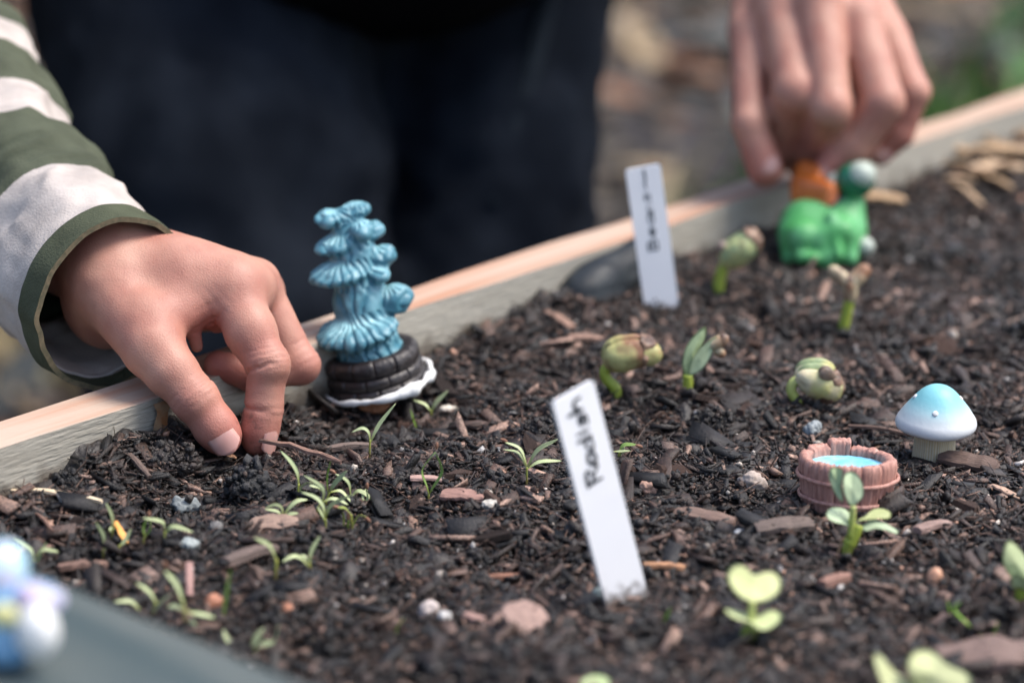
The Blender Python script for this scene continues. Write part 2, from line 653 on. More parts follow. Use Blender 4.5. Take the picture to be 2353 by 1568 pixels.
h = 0.00135
na = np.arange(A_LO + 0.0005, A_HI, h); nn = np.arange(N0 - 0.0005, N_HI, h)
AA, NN = np.meshgrid(na, nn, indexing='ij')
X = AA * A_[0] + NN * N_[0]; Y = AA * A_[1] + NN * N_[1]
ZZ = soil_z(X, Y)
r1 = noise2(X * 190, Y * 190, 31); r2 = noise2(X * 420, Y * 420, 32); r3 = noise2(X * 95, Y * 95, 33)
ZZ = ZZ + 0.0034 * np.abs(r3) * (0.5 + 0.5 * r1) + 0.0019 * r1 + 0.0010 * r2 - 0.0012
fi = np.arange(ZZ.size).reshape(ZZ.shape)
fq = np.stack([fi[:-1, :-1], fi[:-1, 1:], fi[1:, 1:], fi[1:, :-1]], -1).reshape(-1, 4)
soil = link('soil', mesh_np('soil', np.stack([X, Y, ZZ], -1).reshape(-1, 3), fq[:, ::-1]), M['soil'])
soil['kind'] = 'structure'
soil['label'] = 'dark crumbly potting soil with bark chips filling the planter'


def visible(p, mu=90, mv=90):
    u, v, d = px(p)
    return (u > -mu) & (u < 2352 + mu) & (v > 100) & (v < 1568 + mv)


def in_bed(x, y, m=0.003):
    n = x * N_[0] + y * N_[1]; a = x * A_[0] + y * A_[1]
    return (n > N0 + m) & (n < N_HI - m) & (a > A_LO + m) & (a < A_HI - m)


# random places on the soil that the photograph can see
def places(n, seed, margin=0.004):
    r = np.random.default_rng(seed)
    out = np.zeros((0, 2))
    while len(out) < n:
        a = r.uniform(A_LO, A_HI, n * 4); c = r.uniform(N0, N_HI, n * 4)
        x = a * A_[0] + c * N_[0]; y = a * A_[1] + c * N_[1]
        pp_ = np.stack([x, y, 0 * x], 1)
        k = in_bed(x, y, margin) & (visible(pp_) | (visible(pp_, 520, 420) & (r.random(n * 4) < 0.55)))
        w = np.clip((0.72 / np.maximum(y, 0.3)) ** 1.6, 0, 1.0)
        k &= r.random(n * 4) < w
        out = np.vstack([out, np.stack([x[k], y[k]], 1)])
    return out[:n], r


def rand_rot(n, r):
    q = r.normal(size=(n, 4)); q /= np.linalg.norm(q, axis=1, keepdims=True)
    w, x, y, z = q.T
    return np.stack([np.stack([1 - 2 * (y * y + z * z), 2 * (x * y - z * w), 2 * (x * z + y * w)], -1),
                     np.stack([2 * (x * y + z * w), 1 - 2 * (x * x + z * z), 2 * (y * z - x * w)], -1),
                     np.stack([2 * (x * z - y * w), 2 * (y * z + x * w), 1 - 2 * (x * x + y * y)], -1)], 1)


def yaw_tilt_rot(n, r, tilt=0.35):
    yw = r.uniform(0, 2 * math.pi, n); tx = r.normal(0, tilt, n); ty = r.normal(0, tilt, n)
    cz, sz, cx, sx, cy, sy = np.cos(yw), np.sin(yw), np.cos(tx), np.sin(tx), np.cos(ty), np.sin(ty)
    o, i = np.zeros(n), np.ones(n)
    Rz = np.stack([np.stack([cz, -sz, o], -1), np.stack([sz, cz, o], -1), np.stack([o, o, i], -1)], 1)
    Rx = np.stack([np.stack([i, o, o], -1), np.stack([o, cx, -sx], -1), np.stack([o, sx, cx], -1)], 1)
    Ry = np.stack([np.stack([cy, o, sy], -1), np.stack([o, i, o], -1), np.stack([-sy, o, cy], -1)], 1)
    return Rz @ Ry @ Rx


ph = (1 + 5 ** 0.5) / 2
ICO_V = np.array([(-1, ph, 0), (1, ph, 0), (-1, -ph, 0), (1, -ph, 0), (0, -1, ph), (0, 1, ph), (0, -1, -ph), (0, 1, -ph), (ph, 0, -1), (ph, 0, 1), (-ph, 0, -1), (-ph, 0, 1)]) / math.sqrt(1 + ph * ph)
ICO_F = np.array([(0, 11, 5), (0, 5, 1), (0, 1, 7), (0, 7, 10), (0, 10, 11), (1, 5, 9), (5, 11, 4), (11, 10, 2), (10, 7, 6), (7, 1, 8), (3, 9, 4), (3, 4, 2), (3, 2, 6), (3, 6, 8), (3, 8, 9), (4, 9, 5), (2, 4, 11), (6, 2, 10), (8, 6, 7), (9, 8, 1)])
BOX_V = np.array([(-1, -1, -1), (1, -1, -1), (1, 1, -1), (-1, 1, -1), (-1, -1, 1), (1, -1, 1), (1, 1, 1), (-1, 1, 1)], float)
BOX_F = np.array([(0, 2, 1), (0, 3, 2), (4, 5, 6), (4, 6, 7), (0, 1, 5), (0, 5, 4), (1, 2, 6), (1, 6, 5), (2, 3, 7), (2, 7, 6), (3, 0, 4), (3, 4, 7)])


def swarm(name, xy, scale, R, cols, base_v, base_f, jit, r, lift, smooth=False, bend=0.0, damp=True):
    n, k = len(xy), len(base_v)
    if damp:      # drier, browner patches and damper, blacker ones
        m_ = 1.0 + 0.55 * noise2(xy[:, 0] * 22, xy[:, 1] * 22, 51) + 0.35 * noise2(xy[:, 0] * 70, xy[:, 1] * 70, 52)
        cols = cols * m_.clip(0.35, 1.9)[:, None] * np.array((1.08, 1.0, 0.95))
    v = base_v[None] * (1 + jit * r.normal(size=(n, k, 1))) + 0.35 * jit * r.normal(size=(n, k, 3))
    v = v * scale[:, None, :]
    if bend:
        v[..., 2] -= bend * r.normal(size=(n, 1)) * v[..., 0] ** 2 / (scale[:, None, 0] + 1e-9)
    v = np.einsum('nij,nkj->nki', R, v)
    z = soil_z(xy[:, 0], xy[:, 1]) + lift
    v[..., 0] += xy[:, 0, None]; v[..., 1] += xy[:, 1, None]; v[..., 2] += z[:, None]
    f = (base_f[None] + (np.arange(n) * k)[:, None, None]).reshape(-1, 3)
    o = link(name, mesh_np(name, v.reshape(-1, 3), f, smooth=smooth, col=np.repeat(cols, k, 0)), M['crumb'], soil)
    o['kind'] = 'stuff'
    return o


def palette(n, r, cols, probs, var=0.25):
    i = r.choice(len(cols), n, p=np.array(probs) / sum(probs))
    c = np.array(cols)[i] * (1 + var * r.normal(size=(n, 1))).clip(0.4, 1.9)
    return c.clip(0.004, 0.85)


DARK = [(0.006, 0.006, 0.007), (0.012, 0.0105, 0.011), (0.024, 0.018, 0.016), (0.062, 0.041, 0.033), (0.19, 0.125, 0.095)]
xy, r = places(118000, 101)
s = (0.00040 * np.exp(r.normal(0, 0.45, len(xy)))).clip(0.00022, 0.0014)
swarm('soil_crumbs', xy, s[:, None] * r.uniform(0.45, 1.6, (len(xy), 3)), rand_rot(len(xy), r),
      palette(len(xy), r, DARK, (6, 6, 4, 2.2, 0.9)), ICO_V, ICO_F, 0.30, r, s * 0.5 + r.uniform(-0.0002, 0.0012, len(xy)))
cl, r = places(540, 102)
per = 46
xy = np.repeat(cl, per, 0)
cr_ = np.repeat((0.0030 * np.exp(r.normal(0, 0.35, len(cl)))), per)
q3 = r.normal(size=(len(xy), 3)); q3 /= np.linalg.norm(q3, axis=1, keepdims=True)
q3[:, 2] = np.abs(q3[:, 2])
xy = xy + q3[:, :2] * cr_[:, None] * 0.9
ok = in_bed(xy[:, 0], xy[:, 1], 0.002); xy, q3, cr_ = xy[ok], q3[ok], cr_[ok]
s = (0.00060 * np.exp(r.normal(0, 0.4, len(xy))))
swarm('soil_clods', xy, s[:, None] * r.uniform(0.6, 1.5, (len(xy), 3)), rand_rot(len(xy), r),
      palette(len(xy), r, DARK[:4], (4, 4, 4, 1.2)), ICO_V, ICO_F, 0.28, r, cr_ * 0.75 * q3[:, 2])
# splinters and shreds of bark
xy, r = places(50000, 103)
L = (0.0012 * np.exp(r.normal(0, 0.6, len(xy)))).clip(0.0005, 0.006)
w = L * r.uniform(0.07, 0.36, len(xy)); t = w * r.uniform(0.25, 0.6, len(xy))
swarm('bark_splinters', xy, np.stack([L, w, t], 1), yaw_tilt_rot(len(xy), r, 0.4),
      palette(len(xy), r, [(0.011, 0.010, 0.010), (0.030, 0.022, 0.019), (0.095, 0.060, 0.047), (0.20, 0.13, 0.10), (0.35, 0.24, 0.19)], (7, 5, 4, 2.4, 1.1)),
      BOX_V, BOX_F, 0.16, r, t + r.uniform(0.0002, 0.0016, len(xy)), bend=0.08)
# flat flakes of bark, too many to pick apart
xy, r = places(3400, 107)
L = (0.0021 * np.exp(r.normal(0, 0.42, len(xy)))).clip(0.001, 0.006)
w = L * r.uniform(0.25, 0.7, len(xy)); t = L * r.uniform(0.07, 0.16, len(xy))
swarm('bark_flakes', xy, np.stack([L, w, t], 1), yaw_tilt_rot(len(xy), r, 0.35),
      palette(len(xy), r, [(0.013, 0.012, 0.0125), (0.032, 0.025, 0.022), (0.085, 0.056, 0.046), (0.17, 0.115, 0.092), (0.29, 0.20, 0.165)], (6, 5, 4, 2.2, 0.9)),
      BOX_V, BOX_F, 0.24, r, t + r.uniform(0.0003, 0.0016, len(xy)), bend=0.1)
# pale grit
xy, r = places(2400, 104)
s = (0.0005 * np.exp(r.normal(0, 0.45, len(xy)))).clip(0.0002, 0.0015)
swarm('pale_grit', xy, s[:, None] * r.uniform(0.45, 1.35, (len(xy), 3)), rand_rot(len(xy), r),
      palette(len(xy), r, [(0.5, 0.47, 0.42), (0.34, 0.35, 0.35), (0.40, 0.24, 0.17), (0.62, 0.60, 0.57)], (3, 3, 3, 1.0)), ICO_V, ICO_F, 0.3, r, s * 0.7 + 0.0010)
# fine fibres
xy, r = places(9000, 105)
L = r.uniform(0.0015, 0.0065, len(xy)); w = np.full(len(xy), 0.00011)
swarm('root_fibres', xy, np.stack([L, w, w], 1), yaw_tilt_rot(len(xy), r, 0.3),
      palette(len(xy), r, [(0.06, 0.035, 0.027), (0.13, 0.08, 0.06), (0.03, 0.02, 0.018)], (3, 2, 3)), BOX_V, BOX_F, 0.1, r, 0.0014 + r.uniform(0, 0.001, len(xy)), bend=0.05)


# larger bark chips, one by one
def flake(name, r, asp=0.4, th=0.18):
    k = int(r.integers(7, 11))
    th_ = np.sort(r.uniform(0, 2 * math.pi, k) * 0.25 + np.linspace(0, 2 * math.pi, k, endpoint=False) * 0.75 + 0.05)
    rx = np.cos(th_); ry = np.sin(th_)
    sq = (np.abs(rx) ** 3 + np.abs(ry) ** 3) ** (-1 / 3)
    x = rx * sq * r.uniform(0.78, 1.08, k); y = ry * sq * asp * r.uniform(0.75, 1.1, k)
    b = r.normal(0, 0.10)
    zt = th * r.uniform(0.6, 1.1, k) + b * x * x; zb = -th * r.uniform(0.7, 1.0, k) + b * x * x
    v = [(x[i] * 0.93, y[i] * 0.9, zt[i]) for i in range(k)] + [(x[i], y[i], zb[i]) for i in range(k)] + [(0.1, 0, th * 1.05), (0, 0, -th)]
    f = []
    for i in range(k):
        j = (i + 1) % k
        f += [(i, k + i, k + j, j), (2 * k, i, j), (2 * k + 1, k + j, k + i)]
    me = mesh_np(name, v, f, smooth=False)
    return me


fr = np.random.default_rng(77)
FLAKES = []
for i in range(16):
    me = flake('bark_chip', fr, asp=[0.22, 0.35, 0.5, 0.28][i % 4], th=[0.10, 0.14, 0.2][i % 3])
    me.materials.append(M['bark'])
    FLAKES.append(me)
xy, r = places(290, 106, 0.008)
L = (0.0043 * np.exp(r.normal(0, 0.38, len(xy)))).clip(0.002, 0.0095)
for i, (x, y) in enumerate(xy):
    o = bpy.data.objects.new('bark_chip', FLAKES[i % 16])
    COL.objects.link(o)
    o.location = (x, y, float(soil_z(x, y)) + 0.0012 + 0.10 * L[i])
    o.rotation_euler = (r.normal(0, 0.22), r.normal(0, 0.22), r.uniform(0, 6.28))
    o.scale = (L[i],) * 3
    o.parent = soil


# ------------------------------------------------------------------ people
M['skin'] = mat('skin', (0.45, 0.235, 0.172), 0.5, 0.38, col2=(0.37, 0.165, 0.122), nscale=85, contrast=(0.35, 0.65), bump=0.26, bscale=2000,
                attr_mix=('flush', (0.385, 0.115, 0.090)), sss=0.12, sss_s=0.0016)
M['nail'] = mat('nail', (0.50, 0.285, 0.245), 0.36, 0.4, col2=(0.45, 0.24, 0.205), nscale=200, sss=0.2, sss_s=0.001)
M['navy'] = mat('navy_denim', (0.0076, 0.0100, 0.0150), 0.95, 0.08, col2=(0.0140, 0.0180, 0.0255), nscale=30, bump=0.5, bscale=900)
M['black'] = mat('black_knit', (0.003, 0.0032, 0.0043), 0.95, 0.05, col2=(0.0045, 0.0048, 0.0062), nscale=40, bump=0.5, bscale=700)
M['seam'] = mat('denim_seam_highlight', (0.016, 0.021, 0.028), 0.9, 0.1, col2=(0.024, 0.031, 0.038), nscale=120, bump=0.5, bscale=900)  # paler than the navy: a highlight painted into the seam's colour
M['maroon'] = mat('maroon_cloth', (0.03, 0.012, 0.012), 0.9, 0.15, col2=(0.018, 0.009, 0.009), nscale=30)
M['shoe'] = mat('shoe_leather', (0.03, 0.03, 0.032), 0.6, 0.3, col2=(0.05, 0.05, 0.05), nscale=60)
# skin: cell pattern, and a little soil clinging to the fingertips
nt = M['skin'].node_tree
b_ = nt.nodes['Principled BSDF']
vo = nt.nodes.new('ShaderNodeTexVoronoi'); vo.feature = 'DISTANCE_TO_EDGE'; vo.inputs['Scale'].default_value = 1100
tc_ = nt.nodes.new('ShaderNodeTexCoord'); nt.links.new(tc_.outputs['Object'], vo.inputs['Vector'])
bp_ = nt.nodes.new('ShaderNodeBump'); bp_.inputs['Strength'].default_value = 0.22; bp_.inputs['Distance'].default_value = 0.0003
nt.links.new(vo.outputs['Distance'], bp_.inputs['Height'])
nt.links.new(b_.inputs['Normal'].links[0].from_socket, bp_.inputs['Normal'])
nt.links.new(bp_.outputs[0], b_.inputs['Normal'])
at_ = nt.nodes.new('ShaderNodeAttribute'); at_.attribute_name = 'dirt'
no_ = nt.nodes.new('ShaderNodeTexNoise'); no_.inputs['Scale'].default_value = 420; no_.inputs['Detail'].default_value = 6
nt.links.new(tc_.outputs['Object'], no_.inputs['Vector'])
mr_ = nt.nodes.new('ShaderNodeMapRange'); mr_.inputs[1].default_value, mr_.inputs[2].default_value = 0.52, 0.68
nt.links.new(no_.outputs['Fac'], mr_.inputs['Value'])
mu_ = nt.nodes.new('ShaderNodeMath'); mu_.operation = 'MULTIPLY'
nt.links.new(mr_.outputs[0], mu_.inputs[0]); nt.links.new(at_.outputs['Fac'], mu_.inputs[1])
mx_ = nt.nodes.new('ShaderNodeMix'); mx_.data_type = 'RGBA'
nt.links.new(b_.inputs['Base Color'].links[0].from_socket, mx_.inputs['A']); mx_.inputs['B'].default_value = (0.07, 0.045, 0.035, 1)
nt.links.new(mu_.outputs[0], mx_.inputs['Factor']); nt.links.new(mx_.outputs['Result'], b_.inputs['Base Color'])
GREEN_F, WHITE_F = (0.068, 0.077, 0.052), (0.42, 0.375, 0.345)


def striped(name, stops):
    """woven cloth, bands measured in metres along the sleeve"""
    m = mat(name, GREEN_F, 0.9, 0.15, bump=0.6, bscale=1400)
    nt = m.node_tree; N = nt.nodes.new; Lk = nt.links.new
    b = nt.nodes['Principled BSDF']
    a = N('ShaderNodeAttribute'); a.attribute_name = 'along'
    n = N('ShaderNodeTexNoise'); n.inputs['Scale'].default_value = 900
    tc = N('ShaderNodeTexCoord'); Lk(tc.outputs['Object'], n.inputs['Vector'])
    ma = N('ShaderNodeMath'); ma.operation = 'MULTIPLY_ADD'; ma.inputs[1].default_value = 0.0008
    Lk(n.outputs['Fac'], ma.inputs[0]); Lk(a.outputs['Fac'], ma.inputs[2])
    sc = N('ShaderNodeMath'); sc.operation = 'MULTIPLY'; sc.inputs[1].default_value = 2.0
    Lk(ma.outputs[0], sc.inputs[0])
    cr = N('ShaderNodeValToRGB'); cr.color_ramp.interpolation = 'CONSTANT'
    el = cr.color_ramp.elements
    while len(el) > 1:
        el.remove(el[-1])
    for i, (s_, c) in enumerate(stops):
        e = el[0] if i == 0 else el.new(s_ * 2.0)
        e.position = s_ * 2.0; e.color = (*c, 1)
    Lk(sc.outputs[0], cr.inputs['Fac'])
    # wear: patchy fading and a few dark smudges of soil
    n2 = N('ShaderNodeTexNoise'); n2.inputs['Scale'].default_value = 90; n2.inputs['Detail'].default_value = 5
    Lk(tc.outputs['Object'], n2.inputs['Vector'])
    mr = N('ShaderNodeMapRange'); mr.inputs[1].default_value, mr.inputs[2].default_value = 0.35, 0.7
    mr.inputs[3].default_value, mr.inputs[4].default_value = 1.15, 0.8
    Lk(n2.outputs['Fac'], mr.inputs['Value'])
    mx = N('ShaderNodeMix'); mx.data_type = 'RGBA'; mx.blend_type = 'MULTIPLY'; mx.inputs['Factor'].default_value = 1
    Lk(cr.outputs[0], mx.inputs['A']); Lk(mr.outputs[0], mx.inputs['B'])
    Lk(mx.outputs['Result'], b.inputs['Base Color'])
    return m


def nail_mesh(tip, back, normal, length, width, rad):
    """curved plate lying on the back of a fingertip; back -> tip runs along the finger"""
    t = np.asarray(tip) - np.asarray(back); t = t / np.linalg.norm(t)
    n = np.asarray(normal, float); n = n - t * (n @ t); n /= np.linalg.norm(n)
    s = np.cross(t, n)
    v = []
    NU, NV = 9, 11
    for lay in (0, 1):
        for i in range(NV):
            y = i / (NV - 1)
            ww = width * (1 - 0.10 * (1 - y)) * (1 - max(0, (0.22 - y) / 0.22) ** 2.2 * 0.45) * (1 - max(0, (y - 0.80) / 0.20) ** 2.2 * 0.42)
            for j in range(NU):
                x = (j / (NU - 1) * 2 - 1)
                a = x * ww / rad
                end = 0.10 * length * (x * x) * (1 if y > 0.5 else -1) * -1 * abs(2 * y - 1)
                rr = rad + (0.00035 if lay == 0 else -0.0006) - 0.0008 * max(0, (0.3 - y)) - (0.0007 * max(0, y - 0.6))
                v.append(np.asarray(back) + t * (y * length + end) + n * (math.cos(a) * rr) + s * (math.sin(a) * rr))
    f = []
    o = NU * NV
    for i in range(NV - 1):
        for j in range(NU - 1):
            q = i * NU + j
            f.append((q, q + NU, q + NU + 1, q + 1)); f.append((o + q, o + q + 1, o + q + NU + 1, o + q + NU))
    edge = [j for j in range(NU)] + [i * NU + NU - 1 for i in range(1, NV)] + [(NV - 1) * NU + j for j in range(NU - 2, -1, -1)] + [i * NU for i in range(NV - 2, 0, -1)]
    for i in range(len(edge)):
        a, b = edge[i], edge[(i + 1) % len(edge)]
        f.append((a, b, o + b, o + a))
    return mesh_np('nail', v, f)


def pr(r, d):
    return r * d / F


class Hand:
    """digits and palm are laid out as joints; the flesh is one smooth implicit surface"""

    def __init__(self, pts_all, h, margin=0.016):
        lo, hi = bounds(pts_all, margin)
        self.f = Field(lo, hi, h)
        self.total = None
        self.h = h

    def group(self, build, k):
        self.f.new()
        build(self.f)
        d = self.f.d
        if self.total is None:
            self.total = d.copy()
        elif k <= 0:
            self.total = np.minimum(self.total, d)
        else:
            a = self.total
            hh = np.clip(0.5 + 0.5 * (d - a) / k, 0, 1)
            self.total = d * (1 - hh) + a * hh - k * hh * (1 - hh)
        return self

    def finish(self, name, creases, tips, mat_, it=2, dirty=()):
        self.f.d = self.total
        v, f = self.f.mesh()
        v = relax(v, f, it, 0.5)
        n = vnormals(v, f)
        if np.mean(np.einsum('ij,ij->i', n, v - v.mean(0))) < 0:
            f = f[:, ::-1]; n = -n
        for c, ax, w, dep, R, nd in creases:
            c = np.asarray(c); ax = np.asarray(ax, float); ax = ax / np.linalg.norm(ax)
            q = v - c
            t = q @ ax
            rad = np.linalg.norm(q - t[:, None] * ax, axis=1)
            side = np.clip(n @ (np.asarray(nd) / np.linalg.norm(nd)) * 1.6, 0, 1) if nd is not None else 1.0
            t = t + 0.0005 * noise3(v * 700, 5)
            v = v - n * (dep * np.exp(-(t / w) ** 2) * np.clip(1.4 - rad / R, 0, 1) * side)[:, None]
        v = v + n * (0.00012 * noise3(v * 260, 8))[:, None]
        fl = np.zeros(len(v))
        for c, R, a in tips:
            fl = np.maximum(fl, a * np.exp(-(np.linalg.norm(v - np.asarray(c), axis=1) / R) ** 2))
        dirt = np.zeros(len(v))
        for c in dirty:
            dirt = np.maximum(dirt, np.exp(-(np.linalg.norm(v - np.asarray(c), axis=1) / 0.0075) ** 2))
        me = mesh_np(name, v, f, attrs={'flush': fl.clip(0, 1), 'dirt': dirt})
        return link(name, me, mat_)


def tube_cloth(name, axis, rads, cuff_t, mat_, ns=220, nt=120, fold=0.0016, seed=3, skip=0.0, squash=None):
    """a sleeve: outer and inner skin with a rolled hem, loose folds across its length"""
    path = smooth_path(axis, ns)
    seg = np.linalg.norm(np.diff(path, axis=0), axis=1); s = np.concatenate([[0], np.cumsum(seg)])
    rad = np.interp(np.linspace(0, 1, ns), np.linspace(0, 1, len(rads)), rads)
    T, Sd, B = frames(path)
    th = np.linspace(0, 2 * math.pi, nt, endpoint=False)
    c, sn = np.cos(th), np.sin(th)
    SS, TT = np.meshgrid(s, th, indexing='ij')
    ring = np.stack([SS * 45, 1.6 * np.cos(TT), 1.6 * np.sin(TT)], -1)
    ring2 = np.stack([SS * 95, 2.6 * np.cos(TT), 2.6 * np.sin(TT)], -1)
    grow = np.clip((SS - 0.006) / 0.03, 0.12, 1)
    dr = fold * grow * (1.4 * noise3(ring, seed) + 0.8 * noise3(ring2, seed + 1)) + 0.0006 * noise3(ring * 3.1, seed + 2) + 0.0019 * grow * (1 - np.abs(noise3(np.stack([SS * 150, 1.2 * np.cos(TT + SS * 9), 1.2 * np.sin(TT + SS * 9)], -1), seed + 4))) ** 3 - 0.0008 * np.cos(2 * TT + 0.7)
    lay = []
    for off in (0.0, -cuff_t):
        rr = rad[:, None] + dr + off
        lay.append(path[:, None] + rr[..., None] * (c[None, :, None] * Sd[:, None] + sn[None, :, None] * B[:, None]))
    v = np.concatenate([lay[0].reshape(-1, 3), lay[1].reshape(-1, 3)])
    fi = np.arange(ns * nt).reshape(ns, nt)
    a, b = fi[:-1], np.roll(fi, -1, 1)[:-1]
    c2, d = np.roll(fi, -1, 1)[1:], fi[1:]
    q = np.stack([a, b, c2, d], -1).reshape(-1, 4)
    o = ns * nt
    qi = q[:, ::-1] + o
    rim = np.stack([fi[0] + o, np.roll(fi[0], -1) + o, np.roll(fi[0], -1), fi[0]], -1)
    rim2 = np.stack([fi[-1], np.roll(fi[-1], -1), np.roll(fi[-1], -1) + o, fi[-1] + o], -1)
    faces = np.concatenate([q, qi, rim, rim2])
    al = np.tile((SS + 0.0045 * noise3(ring * 0.55, seed + 9)).ravel(), 2)
    return v, faces, al


# ---- the child on the left: striped sleeve, hand pinching at the soil
personA = thing('person', 'child in a green and white striped top pinching the soil beside the far board', 'person', (-0.36, 1.1, GROUND_Z))
W = {}
hp = dict(
    fore=(90, 520, 0.765), wr=(272, 622, 0.7225), wr2=(250, 700, 0.726),
    im=(532, 664, 0.7125), mm=(584, 654, 0.7275), rm=(596, 668, 0.742), pm=(585, 700, 0.754),
    ip=(614, 838, 0.7035), idp=(606, 938, 0.7045), it=(590, 1013, 0.7055),
    mp=(688, 840, 0.7275), mdp=(580, 858, 0.7235), mt=(500, 838, 0.7200),
    rp=(668, 842, 0.7440), rdp=(570, 866, 0.7410), rt=(505, 850, 0.7370),
    pp=(635, 836, 0.7570), pdp=(560, 856, 0.7540), pt=(505, 845, 0.7500),
    tc=(255, 660, 0.7130), tm=(352, 800, 0.6985), ti=(447, 915, 0.6945), tt=(513, 1003, 0.6965),
)
J = {k: P(*q) for k, q in hp.items()}
D = {k: q[2] for k, q in hp.items()}
rr = lambda px_, k: pr(px_, D[k])
H = Hand(list(J.values()), 0.00058, 0.019)


def palm(f):
    f.cone(J['fore'], J['wr'], rr(128, 'fore'), rr(112, 'wr'), 0.004)
    f.cone(J['wr'], J['wr2'], rr(104, 'wr'), rr(88, 'wr2'), 0.006)
    f.cone(J['wr'], J['im'], rr(104, 'wr'), rr(72, 'im'), 0.008)
    f.cone(J['wr'], J['mm'], rr(100, 'wr'), rr(60, 'mm'), 0.008)
    f.cone(J['wr2'], J['rm'], rr(85, 'wr'), rr(58, 'rm'), 0.006)
    f.cone(J['wr2'], J['pm'], rr(82, 'wr'), rr(50, 'pm'), 0.006)
    f.cone(J['tc'], J['tm'], rr(90, 'tc'), rr(69, 'tm'), 0.007)
    f.cone(J['im'], J['pm'], rr(50, 'im'), rr(44, 'pm'), 0.006)
    # web of skin between thumb and index, with its loose fold
    f.cone(P(360, 735, 0.703), P(470, 690, 0.710), rr(58, 'im'), rr(46, 'im'), 0.006)
    f.cone(P(437, 735, 0.7075), P(452, 796, 0.7120), rr(21, 'im'), rr(14, 'im'), 0.0022)
    f.cone(P(480, 720, 0.714), P(500, 745, 0.716), rr(30, 'im'), rr(20, 'im'), 0.003)
    # the back of the hand is flat between the knuckles
    f.cone(P(420, 640, 0.7155), P(560, 665, 0.7185), rr(82, 'im'), rr(62, 'im'), 0.008)


def index(f):
    f.cone(J['im'], P(575, 760, 0.7055), rr(64, 'im'), rr(56, 'ip'), 0.003)
    f.cone(P(575, 760, 0.7055), J['ip'], rr(56, 'ip'), rr(48.5, 'ip'), 0.003)
    f.ell(P(618, 836, 0.7025), (rr(49, 'ip'), rr(50, 'ip'), rr(50, 'ip')), None, 0.002)
    f.cone(J['ip'], J['idp'], rr(47, 'ip'), rr(43.5, 'idp'), 0.0014)
    f.cone(J['idp'], J['it'], rr(44, 'idp'), rr(33, 'it'), 0.0016)
    f.ell(P(598, 985, 0.705), (rr(42, 'it'), rr(42, 'it'), rr(48, 'it')), None, 0.003)


def middle(f):
    f.cone(J['mm'], J['mp'], rr(56, 'mm'), rr(43, 'mp'), 0.003)
    f.ell(P(692, 834, 0.7265), (rr(42, 'mp'), rr(43, 'mp'), rr(43, 'mp')), None, 0.002)
    f.cone(J['mp'], J['mdp'], rr(43, 'mp'), rr(42, 'mdp'), 0.0016)
    f.cone(J['mdp'], J['mt'], rr(42, 'mdp'), rr(33, 'mt'), 0.0016)


def ring_(f):
    f.chain([J['rm'], J['rp'], J['rdp'], J['rt']], [rr(50, 'rm'), rr(40, 'rp'), rr(39, 'rdp'), rr(30, 'rt')], 0.0016)


def pinky(f):
    f.chain([J['pm'], J['pp'], J['pdp'], J['pt']], [rr(42, 'pm'), rr(34, 'pp'), rr(32, 'pdp'), rr(26, 'pt')], 0.0016)


def thumb(f):
    f.cone(J['tm'], P(393, 852, 0.6955), rr(67, 'tm'), rr(57, 'tm'), 0.003)
    f.cone(P(393, 852, 0.6955), J['ti'], rr(57, 'tm'), rr(50, 'ti'), 0.003)
    f.ell(J['ti'], (rr(53, 'ti'), rr(53, 'ti'), rr(52, 'ti')), None, 0.002)
    f.cone(J['ti'], J['tt'], rr(52, 'ti'), rr(43, 'tt'), 0.002)
    f.ell(P(495, 982, 0.6955), (rr(48, 'tt'), rr(47, 'tt'), rr(49, 'tt')), None, 0.003)


H.group(palm, 0).group(index, 0.0032).group(middle, 0.0022).group(ring_, 0.0016).group(pinky, 0.0014).group(thumb, 0.0030)
towards = -FWD
cre = []
ax = J['ip'] - J['im']
kn = P(700, 800, 0.70) - P(600, 840, 0.72)      # the knuckle side faces right and towards us
for o_, dp in ((-0.0034, 0.00022), (-0.0017, 0.00032), (0.0, 0.00036), (0.0016, 0.00030), (0.0030, 0.0002)):
    t_ = (J['idp'] - J['im']) / np.linalg.norm(J['idp'] - J['im'])
    cre.append((J['ip'] + t_ * o_, t_, 0.00055, dp * 1.25, 0.0085, kn))
for o_ in (-0.001, 0.0012):
    t_ = (J['it'] - J['ip']) / np.linalg.norm(J['it'] - J['ip'])
    cre.append((J['idp'] + t_ * o_, t_, 0.0006, 0.00025, 0.008, kn))
for o_ in (-0.0030, -0.0013, 0.0004, 0.0022):
    t_ = (J['tt'] - J['tm']) / np.linalg.norm(J['tt'] - J['tm'])
    cre.append((J['ti'] + t_ * o_, t_, 0.0006, 0.00030, 0.0085, towards + 0.5 * UP))
# flexion creases on the inner side of the index
lf = P(560, 850, 0.70) - P(620, 840, 0.705)
cre.append((J['ip'] + (J['ip'] - J['im']) * 0.05, J['idp'] - J['im'], 0.0007, 0.0011, 0.0095, lf))
cre.append((J['idp'], J['it'] - J['ip'], 0.0007, 0.0009, 0.009, lf))
cre.append((P(520, 735, 0.709), J['ip'] - J['im'], 0.0006, 0.0009, 0.009, lf - 0.2 * UP))
cre.append((P(505, 715, 0.710), J['ip'] - J['im'], 0.0005, 0.0007, 0.009, lf - 0.2 * UP))
cre.append((P(440, 905, 0.6945) + 0.0005, J['tt'] - J['tm'], 0.0006, 0.0004, 0.01, P(500, 870, 0.69) - P(440, 920, 0.695)))
for o_ in (-0.0042, -0.002, 0.0004, 0.0026):
    t_ = (J['mp'] - J['mm']) / np.linalg.norm(J['mp'] - J['mm'])
    cre.append((J['mp'] + t_ * o_ - t_ * 0.002, t_, 0.0006, 0.00022, 0.0085, RT - 0.4 * FWD))
